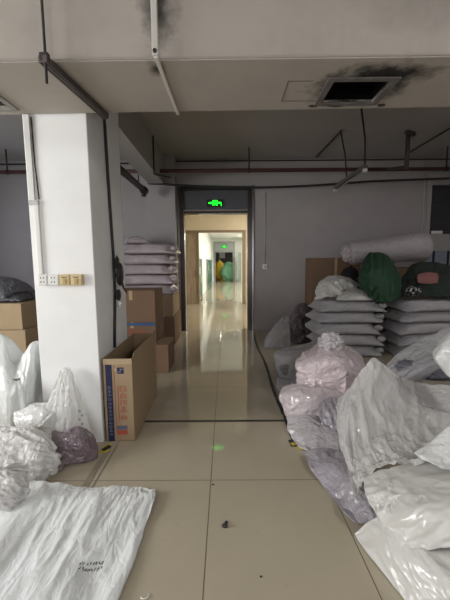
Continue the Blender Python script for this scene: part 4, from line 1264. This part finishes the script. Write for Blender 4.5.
obj('printed_mark', bm, m_dark, t)
_, l2 = quilted('cloth_heap', [[(-12, 427, 2.42), (14, 424, 2.44), (34, 427, 2.44), (52, 436, 2.38)], [(-12, 445, 2.22), (18, 440, 2.24), (40, 443, 2.24), (57, 452, 2.26)],
    [(-12, 463, 2.07), (18, 461, 2.12), (40, 463, 2.14), (58, 465, 2.22)], [(-12, 480, 2.02), (15, 475, 2.07), (38, 483, 2.12), (54, 475, 2.24)]], 56, 48, .10, m_cream, 'crumpled white cloth heap in front of the column', 72, g2, back=(0, .4, -1), cat='cloth', amp=.026, sheet=(2.6, 7), fine=.006)
_, l3 = quilted('cloth_heap', [[(-12, 474, 1.96), (10, 471, 1.98), (26, 477, 2.00)], [(-12, 487, 1.85), (12, 486, 1.88), (29, 490, 1.93)], [(-12, 507, 1.76), (5, 510, 1.80), (18, 506, 1.88)]], 40, 32, .05, m_cream, 'smaller white cloth heap at the left edge', 73, g2, cat='cloth', amp=.02, sheet=(2, 5), clear=(l2.bvh(),))
t, l4 = quilted('plastic_bag', [[(52, 431, 2.50), (66, 427, 2.53), (80, 426, 2.53), (93, 435, 2.53)], [(50, 446, 2.38), (66, 441, 2.36), (82, 441, 2.38), (97, 447, 2.47)], [(54, 466, 2.33), (68, 464, 2.32), (84, 462, 2.37), (97, 460, 2.43)]],
    46, 40, .10, m_plum, 'shiny plum grey bag on the floor at the column foot', 74, g2, back=(0, .6, -1), amp=.014, clear=(l2.bvh(), colb))
_, l5 = quilted('plastic_bag', [[(14, 412, 2.56), (30, 404, 2.60), (45, 402, 2.60), (57, 405, 2.60)], [(14, 422, 2.50), (30, 417, 2.48), (46, 415, 2.49), (60, 418, 2.53)], [(20, 431, 2.48), (32, 429, 2.47), (46, 428, 2.48), (60, 429, 2.53)]],
    40, 30, .12, m_white_bag, 'plump white bag lying against the column corner', 75, g2, back=(0, .8, -.5), amp=.008, clear=(l2.bvh(), l1.bvh(), colb))
t, l6 = quilted('clear_bag', [[(61, 371, 2.60), (64, 368, 2.60), (68, 368, 2.60), (71, 372, 2.60)], [(54, 386, 2.58), (62, 384, 2.56), (70, 383, 2.56), (76, 386, 2.58)],
    [(46, 406, 2.56), (60, 403, 2.52), (72, 402, 2.52), (84, 406, 2.57)], [(39, 428, 2.52), (56, 428, 2.50), (74, 427, 2.51), (90, 428, 2.56)], [(36, 442, 2.46), (55, 446, 2.50), (76, 446, 2.54), (93, 442, 2.57)]],
    54, 54, .05, m_film_white, 'milky see-through bag rising to a peak before the column', 76, g2, back=(0, 1, 0), amp=.014, sheet=(6, 2.5), clear=(l4.bvh(), colb))
for k in range(4):
    bm = BM()
    for q in range(2):
        a = Vector(at(79 + 2.6 * (k % 2) + q * 1.2, 411 + k * 4.2, 2.515)) - t.location
        box(bm, (a.x - .003, a.y - .003, a.z - .010), (a.x + .002, a.y, a.z + .009), 0)
    obj('printed_mark', bm, m_greyp, t)

# flat white sack on the floor in front
t, b = quilted('woven_sack', [[(-1.40, 2.13, .03), (-1.22, 2.08, .05), (-1.0, 2.06, .03), (-.80, 2.04, .045), (-.62, 2.06, .03), (-.475, 2.02, .035)],
    [(-1.43, 2.0, .04), (-1.22, 1.96, .06), (-1.0, 1.95, .05), (-.80, 1.93, .06), (-.62, 1.94, .05), (-.465, 1.92, .03)],
    [(-1.47, 1.75, .03), (-1.25, 1.72, .05), (-1.02, 1.70, .035), (-.82, 1.70, .05), (-.64, 1.70, .035), (-.475, 1.70, .02)],
    [(-1.50, 1.45, .03), (-1.25, 1.42, .045), (-1.03, 1.42, .03), (-.83, 1.42, .045), (-.66, 1.42, .03), (-.485, 1.42, .02)],
    [(-1.52, 1.10, .02), (-1.25, 1.08, .04), (-1.03, 1.08, .03), (-.83, 1.08, .04), (-.66, 1.08, .03), (-.495, 1.08, .02)]],
    120, 90, .05, m_woven, 'flat empty white woven sack spread on the floor in front', 51, None, cat='sack', amp=.019, sheet=(4.5, 1.8), fine=.010, fine_sheet=(22, 3.6), fade=.85, reach=.06, clear=(l2.bvh(), l3.bvh()), world=True)
SACK = b.bvh()
bm = BM()
rs = random.Random(4)
for row in range(2):
    for k in range(8):
        hx, hy = -0.735 + k * .014 + row * .004, 1.492 - row * .030 + k * .0035
        for q in range(3):
            hit = SACK.ray_cast(Vector((hx + rs.uniform(-.004, .004), hy + rs.uniform(-.007, .007), .5)), Vector((0, 0, -1)))
            if hit[0] is not None and rs.random() < .8:
                p = hit[0] - t.location
                w_, l_ = (.0009, .007) if q else (.004, .0010)
                box(bm, (p.x - w_, p.y - l_, p.z - .004), (p.x + w_, p.y + l_, p.z + .002))
obj('printed_mark', bm, m_dark, t)

# ================================================================= FLOOR LITTER
m_yel_tape = simple('yellow_tape', (0.55, 0.42, 0.03), 0.5)
def litter(name, x, y, parts, label, cat, group=None):
    t = tag(empty(name, (x, y, 0.0)), label, cat, group)
    for nm, lo, hi, mat, rz in parts:
        bm = BM(); box(bm, lo, hi, 0, Matrix.Rotation(rz, 4, 'Z')); obj(nm, bm, mat, t)
    return t
litter('tape_scrap', -1.0, 2.55, [('yellow_piece', (-.06, -.03, .001), (.03, .0, .006), m_yel_tape, .5), ('black_piece', (-.02, -.012, .006), (.05, .02, .018), m_dark, 1.0), ('yellow_piece', (.0, .03, .001), (.08, .06, .004), m_yel_tape, .9)], 'torn yellow and black tape scrap by the carton corner', 'scrap', 'tape scraps')
litter('tape_scrap', 0.57, 2.64, [('black_piece', (-.04, -.05, .001), (.04, .05, .005), m_dark, .1), ('yellow_piece', (-.035, -.035, .005), (.0, .005, .008), m_yel_tape, .3), ('yellow_piece', (-.0, -.10, .001), (.045, -.055, .005), m_yel_tape, .1)], 'torn yellow and black tape scrap beside the heap of bags', 'scrap', 'tape scraps')
for x, y, r, lab in ((-0.015, 1.754, .012, 'larger dark crumb in the middle of the floor'), (-0.006, 1.785, .007, 'smaller dark crumb touching the larger one'), (0.162, 1.447, .004, 'tiny dark speck at the bottom of the floor'), (-0.098, 2.119, .005, 'tiny dark speck beside the tile seam')):
    o = crumple('crumb', (x, y, r * .8), (r * 1.5, r, r), m_dark, None, 2, .3, 2, 2); tag(o, lab, 'crumb', 'crumbs on the floor')
bm = BM(); tube(bm, [(-0.385 + .02 * math.cos(a), 1.36 + .02 * math.sin(a), 0.004) for a in (0.2, -.3, -.8, -1.4, -2.0, -2.5)], 0.003, 6)
tag(obj('plastic_curl', bm, m_white_pl, None, True), 'small curl of white plastic beside the flat sack', 'scrap')

# ================================================================= LIGHT
def area(name, loc, rot, sx, sy, power, col=(1, 1, 1)):
    l = bpy.data.lights.new(name, 'AREA'); l.shape = 'RECTANGLE'; l.size = sx; l.size_y = sy; l.energy = power; l.color = col
    o = bpy.data.objects.new(name, l); COL.objects.link(o); o.location = loc; o.rotation_euler = rot
    return o
area('entrance_window', (-0.3, -3.1, 1.75), (R(-90), 0, 0), 5.0, 1.9, 120, (1.0, 0.99, 0.97))
area('left_window', (-5.3, 0.7, 1.9), (0, R(-90), 0), 1.5, 2.2, 190, (1.0, 0.99, 0.98))
area('hall_tube', (-1.8, -0.6, 3.5), (0, 0, 0), 0.12, 1.2, 12, (0.98, 1.0, 0.99))
area('hall_tube', (2.6, -0.3, 3.5), (0, R(15), 0), 0.12, 1.2, 40, (1.0, 0.98, 0.95))
area('side_window', (-5.35, 5.2, 2.0), (0, R(-90), 0), 1.2, 2.0, 20, (0.72, 0.82, 1.0))
area('aisle_fill', (4.4, 3.6, 3.62), (0, 0, 0), 1.2, 0.12, 16, (1.0, 0.95, 0.95))  # added fill lamp, out of view, brightens the back of the hall
area('passage_tube', (2.0, 9.6, 3.42), (0, 0, 0), 0.3, 1.4, 110, (1.0, 0.93, 0.80))
area('corridor_tube', (1.5, 14.5, 3.25), (0, 0, 0), 0.3, 1.4, 110, (1.0, 0.99, 0.92))
area('corridor_tube', (1.5, 18.5, 3.25), (0, 0, 0), 0.3, 1.4, 110, (1.0, 0.99, 0.92))
area('corridor_tube', (1.5, 22.8, 3.25), (0, 0, 0), 0.3, 1.4, 110, (1.0, 0.99, 0.92))
area('far_room_tube', (1.6, 28.6, 3.2), (0, 0, 0), 1.2, 0.3, 60, (1, 1, 0.95))
wd = bpy.data.worlds.new('World'); SC.world = wd; wd.use_nodes = True
wd.node_tree.nodes['Background'].inputs[0].default_value = (0.5, 0.55, 0.6, 1)
wd.node_tree.nodes['Background'].inputs[1].default_value = 0.2

# ================================================================= CAMERA
F, PITCH, ROLL = 330.0, math.atan(38 / 330.0), R(0.4)
cd = bpy.data.cameras.new('camera')
cd.sensor_fit = 'HORIZONTAL'; cd.sensor_width = 36.0; cd.lens = F * 36.0 / 450.0
cd.clip_start = 0.05; cd.clip_end = 100
cam = bpy.data.objects.new('camera', cd); COL.objects.link(cam)
Mc = Matrix.Rotation(math.atan(1 / F), 4, 'Z') @ Matrix.Rotation(math.pi / 2 - PITCH, 4, 'X') @ Matrix.Rotation(-ROLL, 4, 'Z')
Mc.translation = (0, 0, 1.53)
cam.matrix_world = Mc
SC.camera = cam

SC.view_settings.view_transform = 'Standard'
SC.view_settings.look = 'None'
SC.view_settings.gamma = 1.0
SC.view_settings.use_curve_mapping = False
SC.view_settings.exposure = 0.15
